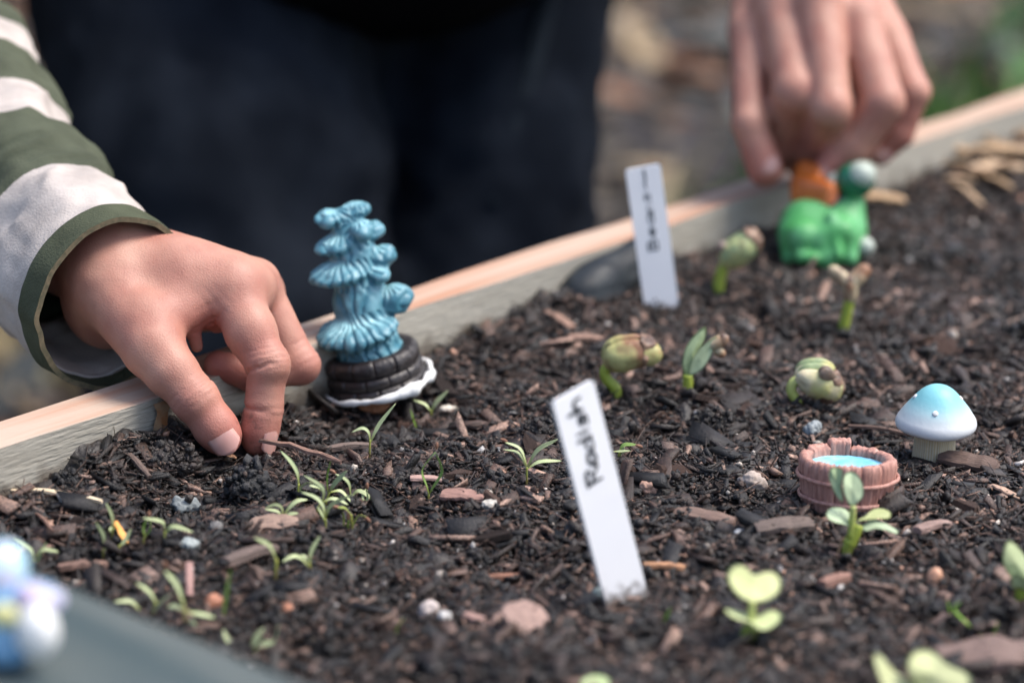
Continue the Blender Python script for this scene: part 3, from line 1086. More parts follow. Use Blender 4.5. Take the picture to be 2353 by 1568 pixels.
for k_, a_ in ((0, 0.00016), (1, 0.00022), (2, 0.0002)):
    cre.append((P(500 - 14 * k_, 700 + 16 * k_, 0.709), J['tm'] - J['im'], 0.0005, a_, 0.008, -FWD))
tips = [(J['tt'], 0.011, 0.85), (J['it'], 0.011, 0.7), (J['mt'], 0.012, 0.75), (P(460, 740, 0.71), 0.010, 0.75), (J['mp'], 0.009, 0.35), (P(600, 800, 0.70), 0.008, 0.3), (J['mdp'], 0.012, 0.6), (J['ti'], 0.009, 0.35)]
armA = H.finish('hand', cre, tips, M['skin'], 2, [P(535, 1045, 0.697), P(588, 1045, 0.705), P(560, 1000, 0.70)])
armA['label'] = 'small hand pinching thumb and forefinger together at the soil'
tn = P(500, 1000, 0.690) - P(513, 1003, 0.6965)
nl = link('nail', nail_mesh(P(541, 1044, 0.6965), P(487, 972, 0.6960), -FWD * 1.0 + RT * 0.02 + UP * 0.10, 0.0104, 0.0046, rr(48.5, 'tt')), M['nail'])
nl2 = link('nail', nail_mesh(P(594, 1046, 0.7045), P(606, 975, 0.704), RT * 0.85 - FWD * 0.45, 0.0085, 0.0040, rr(34, 'it')), M['nail'])

# sleeve
axis = [P(262, 695, 0.7125), P(180, 632, 0.729), P(84, 520, 0.755), P(-18, 352, 0.790), P(-125, 175, 0.835), P(-270, 0, 0.90), P(-420, -250, 0.965)]
rads = [0.0256, 0.0252, 0.0250, 0.0262, 0.029, 0.035, 0.042]
CUFF = 0.0085
STOPS = [(0.0, WHITE_F), (0.045, GREEN_F), (0.083, WHITE_F), (0.104, GREEN_F), (0.134, WHITE_F), (0.156, GREEN_F), (0.190, WHITE_F), (0.215, GREEN_F)]
M['stripe'] = striped('striped_cotton', STOPS)
M['cuff'] = striped('green_cuff_cotton', [(0.0, (0.062, 0.070, 0.044))])
dn_ = smooth_path(axis, 400); ds_ = np.concatenate([[0], np.cumsum(np.linalg.norm(np.diff(dn_, axis=0), axis=1))])
ax2 = [dn_[np.searchsorted(ds_, 0.005)]] + axis[1:]
v, f, al = tube_cloth('sleeve', ax2, rads, 0.0014, M['stripe'], ns=260, nt=150, fold=0.0024, seed=3)
al = al + 0.005
slv = link('sleeve', mesh_np('sleeve', v, f, attrs={'along': al}), M['stripe'])
slv['label'] = 'long sleeve with wide white and olive green bands'
# cuff hem: a separate green band laid over the end of the sleeve
pth = smooth_path(axis, 400); sl = np.concatenate([[0], np.cumsum(np.linalg.norm(np.diff(pth, axis=0), axis=1))])
m_ = sl < CUFF
hem = pth[m_]
n0 = hem[0] - 0.0012 * (hem[1] - hem[0]) / np.linalg.norm(hem[1] - hem[0])
v, f, al = tube_cloth('cuff', [n0, hem[len(hem) // 2], hem[-1]], [0.0264, 0.0267, 0.0270], 0.0016, M['cuff'], ns=24, nt=150, fold=0.0024, seed=3)
cme = mesh_np('cuff', v, f, attrs={'along': al})
cuf = link('cuff', cme, [M['cuff'], mat('cuff_edge_thread', (0.20, 0.16, 0.10), 0.9, 0.1, col2=(0.12, 0.11, 0.07), nscale=700)])
n_rim = 300                                       # the two rims: crisp edges, the tan thread shows on the outer one
sm = np.ones(len(f), bool); sm[-n_rim:] = False
mi = np.zeros(len(f), np.int32); mi[-n_rim:-150] = 1
cme.polygons.foreach_set('use_smooth', sm); cme.polygons.foreach_set('material_index', mi)
cuf['label'] = 'olive green hem round the wrist'
# top and trousers of the same child, mostly beyond the frame
sh = axis[-1]
lo, hi = np.array((-0.62, 0.93, -0.46)), np.array((-0.19, 1.40, 0.62))
fb = Field(lo, hi, 0.009)
hipA = np.array((-0.375, 1.19, 0.08))
fb.cone(hipA + (-0.03, 0, 0.0), hipA + (-0.02, 0.0, 0.36), 0.115, 0.105, 0.03)
fb.cone(hipA + (-0.10, 0, 0.36), hipA + (0.07, 0, 0.36), 0.07, 0.065, 0.05)
fb.cone(hipA + (0.08, -0.01, 0.36), np.array((-0.285, 1.06, 0.19)), 0.055, 0.046, 0.03)
fb.cone(np.array((-0.285, 1.06, 0.19)), sh, 0.046, 0.040, 0.02)
v, f = fb.mesh(); v = relax(v, f, 2)
v = v + vnormals(v, f) * (0.006 * noise3(v * 18, 4))[:, None]
topA = link('top', mesh_np('top', v, f, attrs={'along': np.mod(v[:, 2] + 2, 0.21)}), M['stripe'])
fb = Field(lo, hi, 0.009)
for sx in (-1, 1):
    hx = hipA + (sx * 0.055 - 0.02, 0, 0.03)
    fb.cone(hx, np.array((hx[0] - 0.01, hx[1] + 0.01, -0.17)), 0.082, 0.056, 0.03)
    fb.cone(np.array((hx[0] - 0.01, hx[1] + 0.01, -0.17)), np.array((hx[0] - 0.01, hx[1] + 0.03, GROUND_Z + 0.06)), 0.056, 0.044, 0.02)
fb.cone(hipA + (0.06, -0.03, 0.07), hipA + (0.06, -0.03, 0.0), 0.085, 0.07, 0.03)
v, f = fb.mesh(); v = relax(v, f, 2)
v = v + vnormals(v, f) * (0.005 * noise3(v * 22, 6))[:, None]
trA = link('trousers', mesh_np('trousers', v, f), M['maroon'])


def shoes(fx, parent):
    out = []
    for x, y in fx:
        fs = Field((x - 0.06, y - 0.17, GROUND_Z - 0.01), (x + 0.06, y + 0.08, GROUND_Z + 0.10), 0.006)
        fs.cone((x, y, GROUND_Z + 0.045), (x, y - 0.11, GROUND_Z + 0.032), 0.040, 0.034, 0.01)
        fs.cone((x, y + 0.01, GROUND_Z + 0.08), (x, y, GROUND_Z + 0.04), 0.036, 0.040, 0.01)
        v, f = fs.mesh()
        v[:, 2] = np.maximum(v[:, 2], GROUND_Z + 0.002)
        out.append(link('shoe', mesh_np('shoe', v, f), M['shoe']))
    adopt(parent, *out)


adopt(personA, armA, slv, cuf, topA, trA)
for q in (nl, nl2):
    q.parent = armA
shoes([(hipA[0] - 0.085, hipA[1] + 0.04), (hipA[0] + 0.025, hipA[1] + 0.04)], personA)

# ---- the person behind the board: dark clothes, hand reaching down to the frog figurine
personB = thing('person', 'person in black top and navy trousers behind the bed reaching for the green frog', 'person', (-0.08, 1.12, GROUND_Z))
hb = dict(
    el=(1850, -420, 1.02), wr=(1875, -150, 0.935),
    im=(1792, 8, 0.888), mm=(1880, 2, 0.878), rm=(1968, 45, 0.882), pm=(2040, 92, 0.896),
    ip=(1828, 212, 0.868), idp=(1790, 325, 0.892), it=(1772, 375, 0.905),
    mp=(1908, 248, 0.861), mdp=(1872, 340, 0.890), mt=(1846, 376, 0.908),
    rp=(2028, 236, 0.866), rdp=(1960, 336, 0.872), rt=(1897, 395, 0.876),
    pp=(2096, 212, 0.884), pdp=(2062, 305, 0.888), pt=(2022, 352, 0.890),
    tc=(1770, -70, 0.915), tm=(1722, 70, 0.893), ti=(1722, 285, 0.873), tt=(1757, 388, 0.874),
)
HB = 0.028
J = {k: P(q[0], q[1], q[2] + HB) for k, q in hb.items()}
D = {k: q[2] + HB for k, q in hb.items()}
H = Hand(list(J.values()), 0.00085, 0.026)


def palm(f):
    f.cone(J['el'], J['wr'], rr(150, 'el'), rr(128, 'wr'), 0.006)
    for k_, a_, b_ in (('im', 105, 62), ('mm', 105, 60), ('rm', 105, 56), ('pm', 92, 48)):
        f.cone(J['wr'], J[k_], rr(a_, 'wr'), rr(b_, k_), 0.006)
    f.cone(J['tc'], J['tm'], rr(82, 'tc'), rr(50, 'tm'), 0.007)
    f.cone(P(1740, 40, 0.900 + HB), P(1790, 60, 0.900 + HB), rr(40, 'tm'), rr(42, 'tm'), 0.006)
    f.cone(J['im'] + FWD * 0.012, J['pm'] + FWD * 0.008, rr(50, 'im'), rr(46, 'pm'), 0.006)
    f.cone(P(1778, 110, 0.905 + HB), P(1800, 260, 0.905 + HB), rr(58, 'tm'), rr(46, 'tm'), 0.008)
    f.cone(P(1800, 150, 0.905 + HB), P(2030, 170, 0.905 + HB), rr(52, 'tm'), rr(46, 'tm'), 0.008)
    f.cone(P(1860, 230, 0.908 + HB), P(1960, 260, 0.905 + HB), rr(48, 'tm'), rr(40, 'tm'), 0.008)


H.group(palm, 0)
H.group(lambda f: f.chain([J['im'], J['ip'], J['idp'], J['it']], [rr(60, 'im'), rr(53, 'ip'), rr(47, 'idp'), rr(38, 'it')], 0.003), 0.003)
H.group(lambda f: f.chain([J['mm'], J['mp'], J['mdp'], J['mt']], [rr(57, 'mm'), rr(48, 'mp'), rr(46, 'mdp'), rr(40, 'mt')], 0.002), 0.002)
H.group(lambda f: f.chain([J['rm'], J['rp'], J['rdp'], J['rt']], [rr(57, 'rm'), rr(50, 'rp'), rr(44, 'rdp'), rr(36, 'rt')], 0.002), 0.002)
H.group(lambda f: f.chain([J['pm'], J['pp'], J['pdp'], J['pt']], [rr(48, 'pm'), rr(40, 'pp'), rr(37, 'pdp'), rr(30, 'pt')], 0.002), 0.002)
H.group(lambda f: f.chain([J['tm'], J['ti'], J['tt']], [rr(46, 'tm'), rr(40, 'ti'), rr(42, 'tt')], 0.002), 0.0025)
tips = [(J[k_], 0.013, 0.7) for k_ in ('it', 'mt', 'rt', 'pt', 'tt')] + [(J['mdp'], 0.02, 0.6), (J['pdp'], 0.015, 0.5)]
armB = H.finish('hand', [], tips, M['skin'], 3)
armB['label'] = 'hand with curled fingers reaching down over the figurine'
nb = [link('nail', nail_mesh(P(1768, 414, 0.874 + HB), P(1746, 356, 0.8742 + HB), -FWD + 0.25 * RT, 0.0082, 0.0046, rr(41, 'tt')), M['nail']),
      link('nail', nail_mesh(P(1890, 402, 0.8765 + HB), P(1917, 377, 0.8752 + HB), -FWD - 0.2 * UP, 0.0074, 0.0042, rr(37, 'rt')), M['nail']),
      link('nail', nail_mesh(P(2012, 364, 0.8905 + HB), P(2038, 338, 0.8895 + HB), -FWD - 0.2 * UP, 0.0066, 0.0036, rr(31, 'pt')), M['nail'])]
# trousers
bd = 1.02
lo, hi = np.array((-0.36, 0.86, GROUND_Z - 0.02)), np.array((0.26, 1.42, 0.30))
fb = Field(lo, hi, 0.0065)
Lk_ = lambda u, v, d: P(u, v, d)
fb.cone(P(478, -120, 1.09), P(505, 350, 1.07), 0.079, 0.073, 0.0)
fb.cone(P(505, 350, 1.07), P(535, 760, 1.06), 0.073, 0.067, 0.01)
kneeL = P(545, 760, 1.06)
fb.cone(kneeL, np.array((kneeL[0], kneeL[1] + 0.05, GROUND_Z + 0.05)), 0.064, 0.050, 0.02)
fb.cone(P(1145, -120, 1.16), P(1118, 350, 1.13), 0.060, 0.049, 0.0)
fb.cone(P(1130, 350, 1.13), P(1105, 760, 1.11), 0.049, 0.046, 0.01)
kneeR = P(1105, 760, 1.11)
fb.cone(kneeR, np.array((kneeR[0], kneeR[1] + 0.05, GROUND_Z + 0.05)), 0.046, 0.042, 0.02)
fb.cone(P(560, -180, 1.12), P(1120, -180, 1.16), 0.075, 0.066, 0.012)
fb.cone(P(860, -100, 1.16), P(880, 800, 1.14), 0.05, 0.045, 0.004)
v, f = fb.mesh(); v = relax(v, f, 2)
v = v + vnormals(v, f) * (0.0065 * noise3(v * np.array((34, 34, 16)), 14) + 0.0030 * noise3(v * 75, 15))[:, None]
trB = link('trousers', mesh_np('trousers', v, f), M['navy'])
trB['label'] = 'dark navy denim trousers'
# trouser seam standing proud, a soft highlight painted in as paler colour
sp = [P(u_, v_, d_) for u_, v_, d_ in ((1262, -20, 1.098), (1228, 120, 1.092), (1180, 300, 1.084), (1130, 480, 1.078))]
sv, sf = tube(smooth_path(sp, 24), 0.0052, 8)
seam = link('seam_highlight', mesh_np('seam_highlight', sv, sf), M['seam'])
# black top with a rounded lower hem
fb = Field((-0.40, 0.80, 0.02), (0.36, 1.42, 0.66), 0.008)
c0 = P(830, -60, 1.075)
fb.ell(P(850, -250, 1.055), (0.102, 0.085, 0.058), None, 0.0)
fb.cone(P(845, -480, 1.12), P(850, -1000, 1.22), 0.110, 0.125, 0.05)
tB = P(850, -900, 1.20)
fb.cone(tB + (-0.11, 0.02, 0.10), tB + (0.11, 0.02, 0.10), 0.075, 0.075, 0.05)
shB = tB + (0.14, 0.0, 0.10)
elB = np.array((0.215, 1.10, 0.31))
fb.cone(shB, elB, 0.058, 0.048, 0.03)
wrB = J['el'] + (J['wr'] - J['el']) * 0.12
fb.cone(elB, wrB, 0.048, 0.036, 0.02)
fb.cone(tB + (-0.14, 0.0, 0.10), tB + (-0.21, 0.05, -0.12), 0.056, 0.046, 0.03)
v, f = fb.mesh(); v = relax(v, f, 2)
v = v + vnormals(v, f) * (0.005 * noise3(v * 20, 24))[:, None]
topB = link('top', mesh_np('top', v, f), M['black'])
topB['label'] = 'black top with a rounded lower hem'
adopt(personB, armB, trB, topB)
bpy.context.view_layer.update()
for q in nb:
    q.parent = armB
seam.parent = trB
shoes([(kneeL[0], kneeL[1] + 0.06), (kneeR[0], kneeR[1] + 0.06)], personB)


def fix_nested():
    """sub-parts were built in world space: cancel whatever their parent carries"""
    bpy.context.view_layer.update()
    for o in bpy.data.objects:
        if o.parent is not None and o.parent.parent is not None and o.parent.type == 'MESH' and o.get('local') is None:
            o.matrix_parent_inverse = o.parent.matrix_world.inverted()


fix_nested()


# ------------------------------------------------------------------ figurines and markers
def basis(up, x):
    up = np.asarray(up, float); up = up / np.linalg.norm(up)
    x = np.asarray(x, float); x = x - up * (x @ up); x /= np.linalg.norm(x)
    return np.stack([x, np.cross(up, x), up])          # rows


def place_mesh(name, v, f, mat_, Bs, loc, parent, smooth=True, **kw):
    v = np.asarray(v) @ Bs + np.asarray(loc)
    o = link(name, mesh_np(name, v, f, smooth=smooth, **kw), mat_)
    adopt(parent, o)
    return o


def lathe(prof, seg=48, wob=None):
    prof = np.array(prof, float)
    th = np.linspace(0, 2 * math.pi, seg, endpoint=False)
    v = np.stack([prof[:, None, 0] * np.cos(th), prof[:, None, 0] * np.sin(th), np.repeat(prof[:, 1:2], seg, 1)], -1)
    if wob is not None:
        v = wob(v, th)
    n = len(prof)
    fi = np.arange(n * seg).reshape(n, seg)
    a, b = fi[:-1], np.roll(fi, -1, 1)[:-1]
    c, d = np.roll(fi, -1, 1)[1:], fi[1:]
    f = [list(x) for x in np.stack([a, b, c, d], -1).reshape(-1, 4)]
    return v.reshape(-1, 3), f


# ---- wooden tub of blue water
M['tub'] = mat('tub_terracotta_resin', (0.51, 0.275, 0.22), 0.5, 0.4, col2=(0.31, 0.145, 0.115), nscale=1.0, stretch=(700, 700, 120), contrast=(0.38, 0.68), bump=0.8, bscale=1.4)
M['tub_water'] = mat('tub_painted_water', (0.17, 0.50, 0.68), 0.3, 0.5, col2=(0.34, 0.66, 0.78), nscale=260, contrast=(0.35, 0.65), bump=0.2, bscale=500)
tb = S(1942, 1158)
tub = thing('barrel_pool', 'small terracotta coloured stave tub filled with blue water', 'figurine', tb)
TB = basis((0.03, 0.10, 1.0), (1, 0, 0))
tr = np.random.default_rng(8)
NS = 11
edges = np.cumsum(tr.uniform(0.8, 1.2, NS)); edges = np.concatenate([[0], edges]) / edges[-1] * 2 * math.pi + 0.15
HT = 0.0136
tops = HT + tr.uniform(-0.0004, 0.0008, NS)
mid = (edges[:-1] + edges[1:]) / 2
tops[np.argmin(np.abs(np.mod(mid, 2 * math.pi) - 1.60))] += 0.0021
for i in range(NS):
    a0, a1 = edges[i] + 0.004, edges[i + 1] - 0.004
    NA, NZ = 15, 12
    outv = []
    jag = np.where(tr.random(NA) < 0.28, -0.00042, 0.0) + tr.normal(0, 0.00008, NA)
    jag2 = np.where(tr.random(NA) < 0.33, -0.0005, 0.0) + tr.normal(0, 0.0001, NA)
    off = tr.uniform(-0.00035, 0.00035)

    def prad(z):
        return 0.0121 + 0.0018 * (z / HT) + 0.0003 * math.sin(z / HT * math.pi)
    rows = []
    zs = np.linspace(-0.004, tops[i], NZ)
    for k, z in enumerate(zs):
        rows.append([(prad(z) + off - (0.0004 if k == NZ - 1 else 0), z)])
    prof = [(r_[0][0], r_[0][1], 0) for r_ in rows]
    ri = prad(HT) - 0.0034
    prof += [(prad(tops[i]) + off - 0.0012, tops[i] + 0.0003, 1), (ri + 0.0011, tops[i] + 0.0002, 1), (ri + 0.0003, tops[i] - 0.0004, 1), (ri, tops[i] - 0.0016, 2), (ri - 0.0001, HT * 0.45, 2)]
    v = []
    for (rad, z, kind) in prof:
        for j in range(NA):
            t = j / (NA - 1)
            a = a0 + (a1 - a0) * t
            e = 1 - abs(2 * t - 1) ** 8
            g = jag[j] if kind == 0 else (jag2[j] if kind == 2 else 0.12 * jag[j])
            g *= 1 if 0 < j < NA - 1 else 0.3
            rr_ = rad + (g if kind != 2 else -g) - (0.0005 * (1 - e) if kind < 2 else -0.0004 * (1 - e))
            zz = z - (0.0005 * (1 - e) if (kind == 1 or z > tops[i] - 0.0007) else 0) + (0.00022 * tr.normal() if kind == 1 else 0)
            v.append((rr_ * math.cos(a), rr_ * math.sin(a), zz))
    f = []
    nP = len(prof)
    for k in range(nP - 1):
        for j in range(NA - 1):
            q = k * NA + j
            f.append((q, q + 1, q + NA + 1, q + NA))
    f.append([k * NA for k in range(nP)]); f.append([k * NA + NA - 1 for k in range(nP)][::-1])
    place_mesh('stave', v, f, M['tub'], TB, tb, tub)
for hz in (0.0030, 0.0087):
    th = np.linspace(0, 2 * math.pi, 64, endpoint=False)
    rad = 0.0121 + 0.0018 * hz / HT + 0.0003 * math.sin(hz / HT * math.pi) + 0.00035 + 0.00014 * noise2(th * 4, th * 0 + hz * 900, 3)
    path = np.stack([rad * np.cos(th), rad * np.sin(th), hz + 0.00022 * noise2(th * 3, th * 0 + 7 * hz, 4) + 0 * th], 1)
    seg = 8
    v = []
    for k in range(64):
        dr = np.array((math.cos(th[k]), math.sin(th[k]), 0))
        for j in range(seg):
            b_ = 2 * math.pi * j / seg
            v.append(path[k] + dr * 0.00050 * math.cos(b_) + np.array((0, 0, 0.00062 * math.sin(b_))))
    f = [(k * seg + j, ((k + 1) % 64) * seg + j, ((k + 1) % 64) * seg + (j + 1) % seg, k * seg + (j + 1) % seg) for k in range(64) for j in range(seg)]
    place_mesh('hoop', v, f, M['tub'], TB, tb, tub)
prof = [(0.0001, 0.0)] + [(r_, 0) for r_ in np.linspace(0.0006, 0.0112, 24)]


def rip(v, th):
    r_ = np.linalg.norm(v[..., :2], axis=-1)
    v[..., 2] = 0.0112 + 0.00016 * np.cos(r_ * 4200) + 0.00012 * noise2(v[..., 0] * 900, v[..., 1] * 900, 5)
    return v


v, f = lathe(prof, 40, rip)
place_mesh('water', v, f, M['tub_water'], TB, tb, tub)

# ---- blue and white mushroom
M['cap'] = mat('mushroom_cap_paint', (0.75, 0.75, 0.74), 0.48, 0.4, bump=0.12, bscale=700)
nt = M['cap'].node_tree
a = nt.nodes.new('ShaderNodeAttribute'); a.attribute_name = 'Col'
nt.links.new(a.outputs['Color'], nt.nodes['Principled BSDF'].inputs['Base Color'])
M['stem_cream'] = mat('mushroom_stem', (0.52, 0.46, 0.34), 0.6, 0.35, attr='Col', bump=0.3, bscale=900)
M['white_paint'] = mat('white_paint', (0.74, 0.74, 0.72), 0.4, 0.5, bump=0.2)
mb = S(2143, 1066)
mush = thing('mushroom', 'toy mushroom with glossy blue topped white cap behind the stave tub', 'figurine', mb)
MB_ = basis((0.01, -0.01, 1.0), (1, 0, 0))
mm_ = 0.001
ZS = 0.0138
cp = [(0.01, 10.7), (1.4, 10.65), (3.0, 10.2), (4.7, 9.1), (6.3, 7.5), (7.9, 5.6), (9.4, 3.7), (10.6, 1.9), (11.3, 0.8), (11.65, -0.3), (11.6, -1.3), (11.1, -2.1), (10.2, -2.6), (8.6, -2.8), (6.0, -2.4), (4.6, -2.0), (0.5, -1.8)]
cps = smooth_path([(x_, y_, 0) for x_, y_ in cp], 60)[:, :2]


def wobc(v, th):
    v[..., 2] += 0.00025 * noise2(v[..., 0] * 120, v[..., 1] * 120, 6)
    v[..., 0] *= 1 + 0.012 * np.sin(2 * th + 1)
    return v


v, f = lathe([(max(x_, 0.01) * mm_, y_ * mm_ + ZS) for x_, y_ in cps], 64, wobc)
t = np.clip((v[:, 2] - ZS - 0.0005) / 0.0080 + 0.10 * noise3(v * 160, 3), 0, 1)[:, None]
t = t * t * (3 - 2 * t)
col = np.array((0.58, 0.60, 0.61)) * (1 - t) + np.array((0.20, 0.50, 0.55)) * t
o = place_mesh('cap', v, f, M['cap'], MB_, mb, mush, col=col)
for th_, zz in ((-1.80, 5.0), (-0.05, 7.0), (3.1, 7.2), (1.0, 6.0), (2.0, 5.5)):
    rad = np.interp(-zz, [-c_[1] for c_ in cps], [c_[0] for c_ in cps])
    c = np.array((rad * math.cos(th_), rad * math.sin(th_), zz + ZS * 1000)) * mm_
    nrm = np.array((math.cos(th_) * 0.72, math.sin(th_) * 0.72, 0.69))
    bs = basis(nrm, (0, 0, 1))
    v = ICO_V
    vv, ff = lathe([(0.0001, 0.00035), (0.0005, 0.0003), (0.0008, 0.00012), (0.0009, -0.0003)], 14)
    d_ = place_mesh('dot', (vv @ bs + c), ff, M['white_paint'], MB_, mb, mush)
    d_.parent = o
fix_nested()
SG = 160
sp_ = [(6.9, -4.0), (6.6, -1.0), (6.3, 2.0), (6.1, 5.0), (6.0, 8.0), (6.2, 11.0), (6.6, 12.5)]


def wobs(v, th):
    g = 0.00016 * np.abs(np.sin(th * 26 + 0.6 * np.sin(th * 5))) + 0.00012 * noise2(th * 9, th * 0, 7)
    r_ = np.linalg.norm(v[..., :2], axis=-1, keepdims=True)
    v[..., :2] *= 1 - (g[None, :, None] / np.maximum(r_, 1e-5))
    return v


pr_ = smooth_path([(x_, y_, 0) for x_, y_ in sp_], 20)[:, :2] * mm_
v, f = lathe(pr_, SG, wobs)
th = np.arctan2(v[:, 1], v[:, 0])
g = np.abs(np.sin(th * 26 + 0.6 * np.sin(th * 5)))[:, None] ** 2
col = np.array((0.50, 0.46, 0.35)) * (1 - g) + np.array((0.36, 0.25, 0.11)) * g * 0.75 + np.array((0.50, 0.46, 0.35)) * g * 0.25
place_mesh('stem', v, f, M['stem_cream'], MB_, mb, mush, col=col)

# ---- blue water fountain on a dark stone ring
M['blue_resin'] = mat('blue_resin', (0.07, 0.28, 0.40), 0.42, 0.45, attr='Col', bump=0.3, bscale=700)
M['ringstone'] = mat('dark_ring_paint', (0.020, 0.016, 0.016), 0.45, 0.5, col2=(0.05, 0.043, 0.043), nscale=300, contrast=(0.5, 0.75), bump=0.9, bscale=420)
fb_ = S(868, 935)
fount = thing('fountain', 'blue tiered water fountain rising from a dark ring with white trim', 'figurine', fb_)
dF = px(fb_)[2]
UPT = np.array((-0.19, 0.0, 1.0)); UPT /= np.linalg.norm(UPT)        # the whole piece leans left
zz3 = lambda x_, y_, dd=0.0: P(602.2 + x_ * .384, 401.5 + y_ * .384, dF + dd)
zr = lambda r_: r_ * 0.384 * dF / F
allp = [zz3(300, 120), zz3(1100, 1300), zz3(300, 1300, 0.03), zz3(1100, 120, -0.03)]
lo, hi = bounds(allp, 0.004)
fl = Field(lo, hi, 0.00040)
fl.cone(zz3(640, 1060), zz3(592, 760), zr(200), zr(160), 0.002)
fl.cone(zz3(592, 760), zz3(550, 480), zr(160), zr(138), 0.002)
fl.cone(zz3(550, 480), zz3(492, 270), zr(135), zr(90), 0.002)
axf = basis((-0.19, -0.15, 1.0), (1, 0.1, 0.1))
TIERS = [(395, 262, 72, 50, -0.003), (545, 218, 88, 52, 0.000), (655, 335, 66, 46, 0.0), (445, 415, 118, 50, -0.003), (715, 490, 72, 66, -0.001), (470, 585, 158, 66, -0.004),
         (700, 590, 60, 50, -0.004), (800, 745, 82, 92, -0.002), (570, 935, 205, 82, -0.005), (600, 330, 60, 60, -0.006)]
for x_, y_, rx, rz_, dd in TIERS:
    fl.ell(zz3(x_, y_, dd), (zr(rx * 1.22), zr(max(rx * 1.1, 105)), zr(rz_ * 0.95)), axf, 0.0008)
fl.ell(zz3(650, 1075, 0), (zr(225), zr(215), zr(70)), axf, 0.001)
v, f = fl.mesh()
v = relax(v, f, 2)
n = vnormals(v, f)
q = (v - fb_) @ axf.T
ang = np.arctan2(q[:, 1], q[:, 0] + 0.002)
near = np.full(len(v), 9.0)
for x_, y_, rx, rz_, dd in TIERS:
    c = zz3(x_, y_, dd) + np.array((0.002 if x_ < 560 else -0.002, 0.002, 0))
    qq = (v - c) @ axf.T
    dn = np.linalg.norm(qq / np.array((zr(rx * 1.1), zr(max(rx * .95, 85)), zr(rz_))), axis=1)
    m_ = (dn < near) & (dn < 1.5)
    ang = np.where(m_, np.arctan2(qq[:, 1], qq[:, 0]) * (0.6 + rx / 200), ang)
    near = np.minimum(near, dn)
gr = np.abs(np.sin(ang * 7.5 + 1.5 * noise3(v * 170, 2)))
v = v - n * (0.0008 * (1 - gr) ** 2 + 0.0005 * noise3(v * 420, 3) + 0.0004 * noise3(v * 190, 5))[:, None]
up_ = np.clip(n @ axf[2], -1, 1)
lt = np.clip(1.1 * gr ** 2 + 0.25 * noise3(v * 330, 9), 0, 1)
# paler blue on ridges and tiers, deep blue in the grooves and stems
c_t = np.zeros(len(v))
for x_, y_, rx, rz_, dd in TIERS:
    c = zz3(x_, y_, dd)
    c_t = np.maximum(c_t, np.exp(-(np.linalg.norm((v - c) @ axf.T / np.array((zr(rx), zr(max(rx * .8, 70)), zr(rz_ * 1.1))), axis=1) / 1.03) ** 8))
w_ = np.clip(0.05 + 0.85 * c_t * (0.25 + 0.75 * lt) + 0.22 * lt, 0, 1)[:, None]
col = np.array((0.022, 0.135, 0.195)) * (1 - w_) + np.array((0.34, 0.60, 0.645)) * w_
ob = link('water_column', mesh_np('water_column', v, f, col=col), M['blue_resin'])
adopt(fount, ob)
# ring: two stacked courses of curved blocks
FB = basis((-0.20, -0.02, 1.0), (1, 0, 0))
rc = zz3(650, 1075) - 0.0018 * FB[2]
kr = np.random.default_rng(4)
for course, (R0, zc, hh) in enumerate(((0.0152, 0.0010, 0.0027), (0.0156, -0.0034, 0.0019), (0.0160, -0.0068, 0.0018))):
    NB = 13
    for i in range(NB):
        a0, a1 = 2 * math.pi * (i + 0.5 * course) / NB + 0.0012, 2 * math.pi * (i + 1 + 0.5 * course) / NB - 0.0012
        v, f = [], []
        NA = 10
        jr = kr.normal(0, 0.00016)
        sec = [(0.0034, -1.0), (0.0042, -0.55), (0.0043, 0.3), (0.0036, 0.85), (0.0022, 1.08), (0.0, 1.0), (-0.0012, 0.7), (-0.0014, -1.0)]
        for j in range(NA):
            t_ = j / (NA - 1); a_ = a0 + (a1 - a0) * t_
            e_ = 1 - abs(2 * t_ - 1) ** 10
            for (dr, dz) in sec:
                r_ = R0 - 0.0042 + dr + jr - 0.00016 * (1 - e_) * (1 if dr > 0 else 0)
                v.append((r_ * math.cos(a_), r_ * math.sin(a_), zc + dz * hh * (0.97 + 0.03 * e_)))
        k = len(sec)
        for j in range(NA - 1):
            for c in range(k):
                d_ = (c + 1) % k
                f.append((j * k + c, j * k + d_, (j + 1) * k + d_, (j + 1) * k + c))
        f.append(list(range(k))[::-1]); f.append([(NA - 1) * k + c for c in range(k)])
        place_mesh('ring_block', v, f, M['ringstone'], FB, rc, fount)
# white trim round the foot
th = np.linspace(0, 2 * math.pi, 90, endpoint=False)
sg = 10
v = []
for k in range(90):
    lump = 0.0009 + 0.0006 * noise2(th[k] * 2.6, 0.3, 5) + 0.0004 * noise2(th[k] * 9, 0.3, 8) + 0.0014 * math.exp(-((math.atan2(math.sin(th[k] + 0.85), math.cos(th[k] + 0.85))) / 0.22) ** 2) + 0.0008 * math.exp(-((math.atan2(math.sin(th[k] + 0.25), math.cos(th[k] + 0.25))) / 0.2) ** 2)
    R0 = 0.0176 + 0.0007 * noise2(th[k] * 2.2, 3.0, 6) + 0.0004 * noise2(th[k] * 8, 3.0, 9)
    for j in range(sg):
        b_ = 2 * math.pi * j / sg
        r_ = R0 + lump * 0.9 * math.cos(b_)
        v.append((r_ * math.cos(th[k]), r_ * math.sin(th[k]), -0.0074 + lump * 1.1 * math.sin(b_)))
f = [(k * sg + j, ((k + 1) % 90) * sg + j, ((k + 1) % 90) * sg + (j + 1) % sg, k * sg + (j + 1) % sg) for k in range(90) for j in range(sg)]
place_mesh('white_trim', v, f, M['white_paint'], FB, rc, fount)

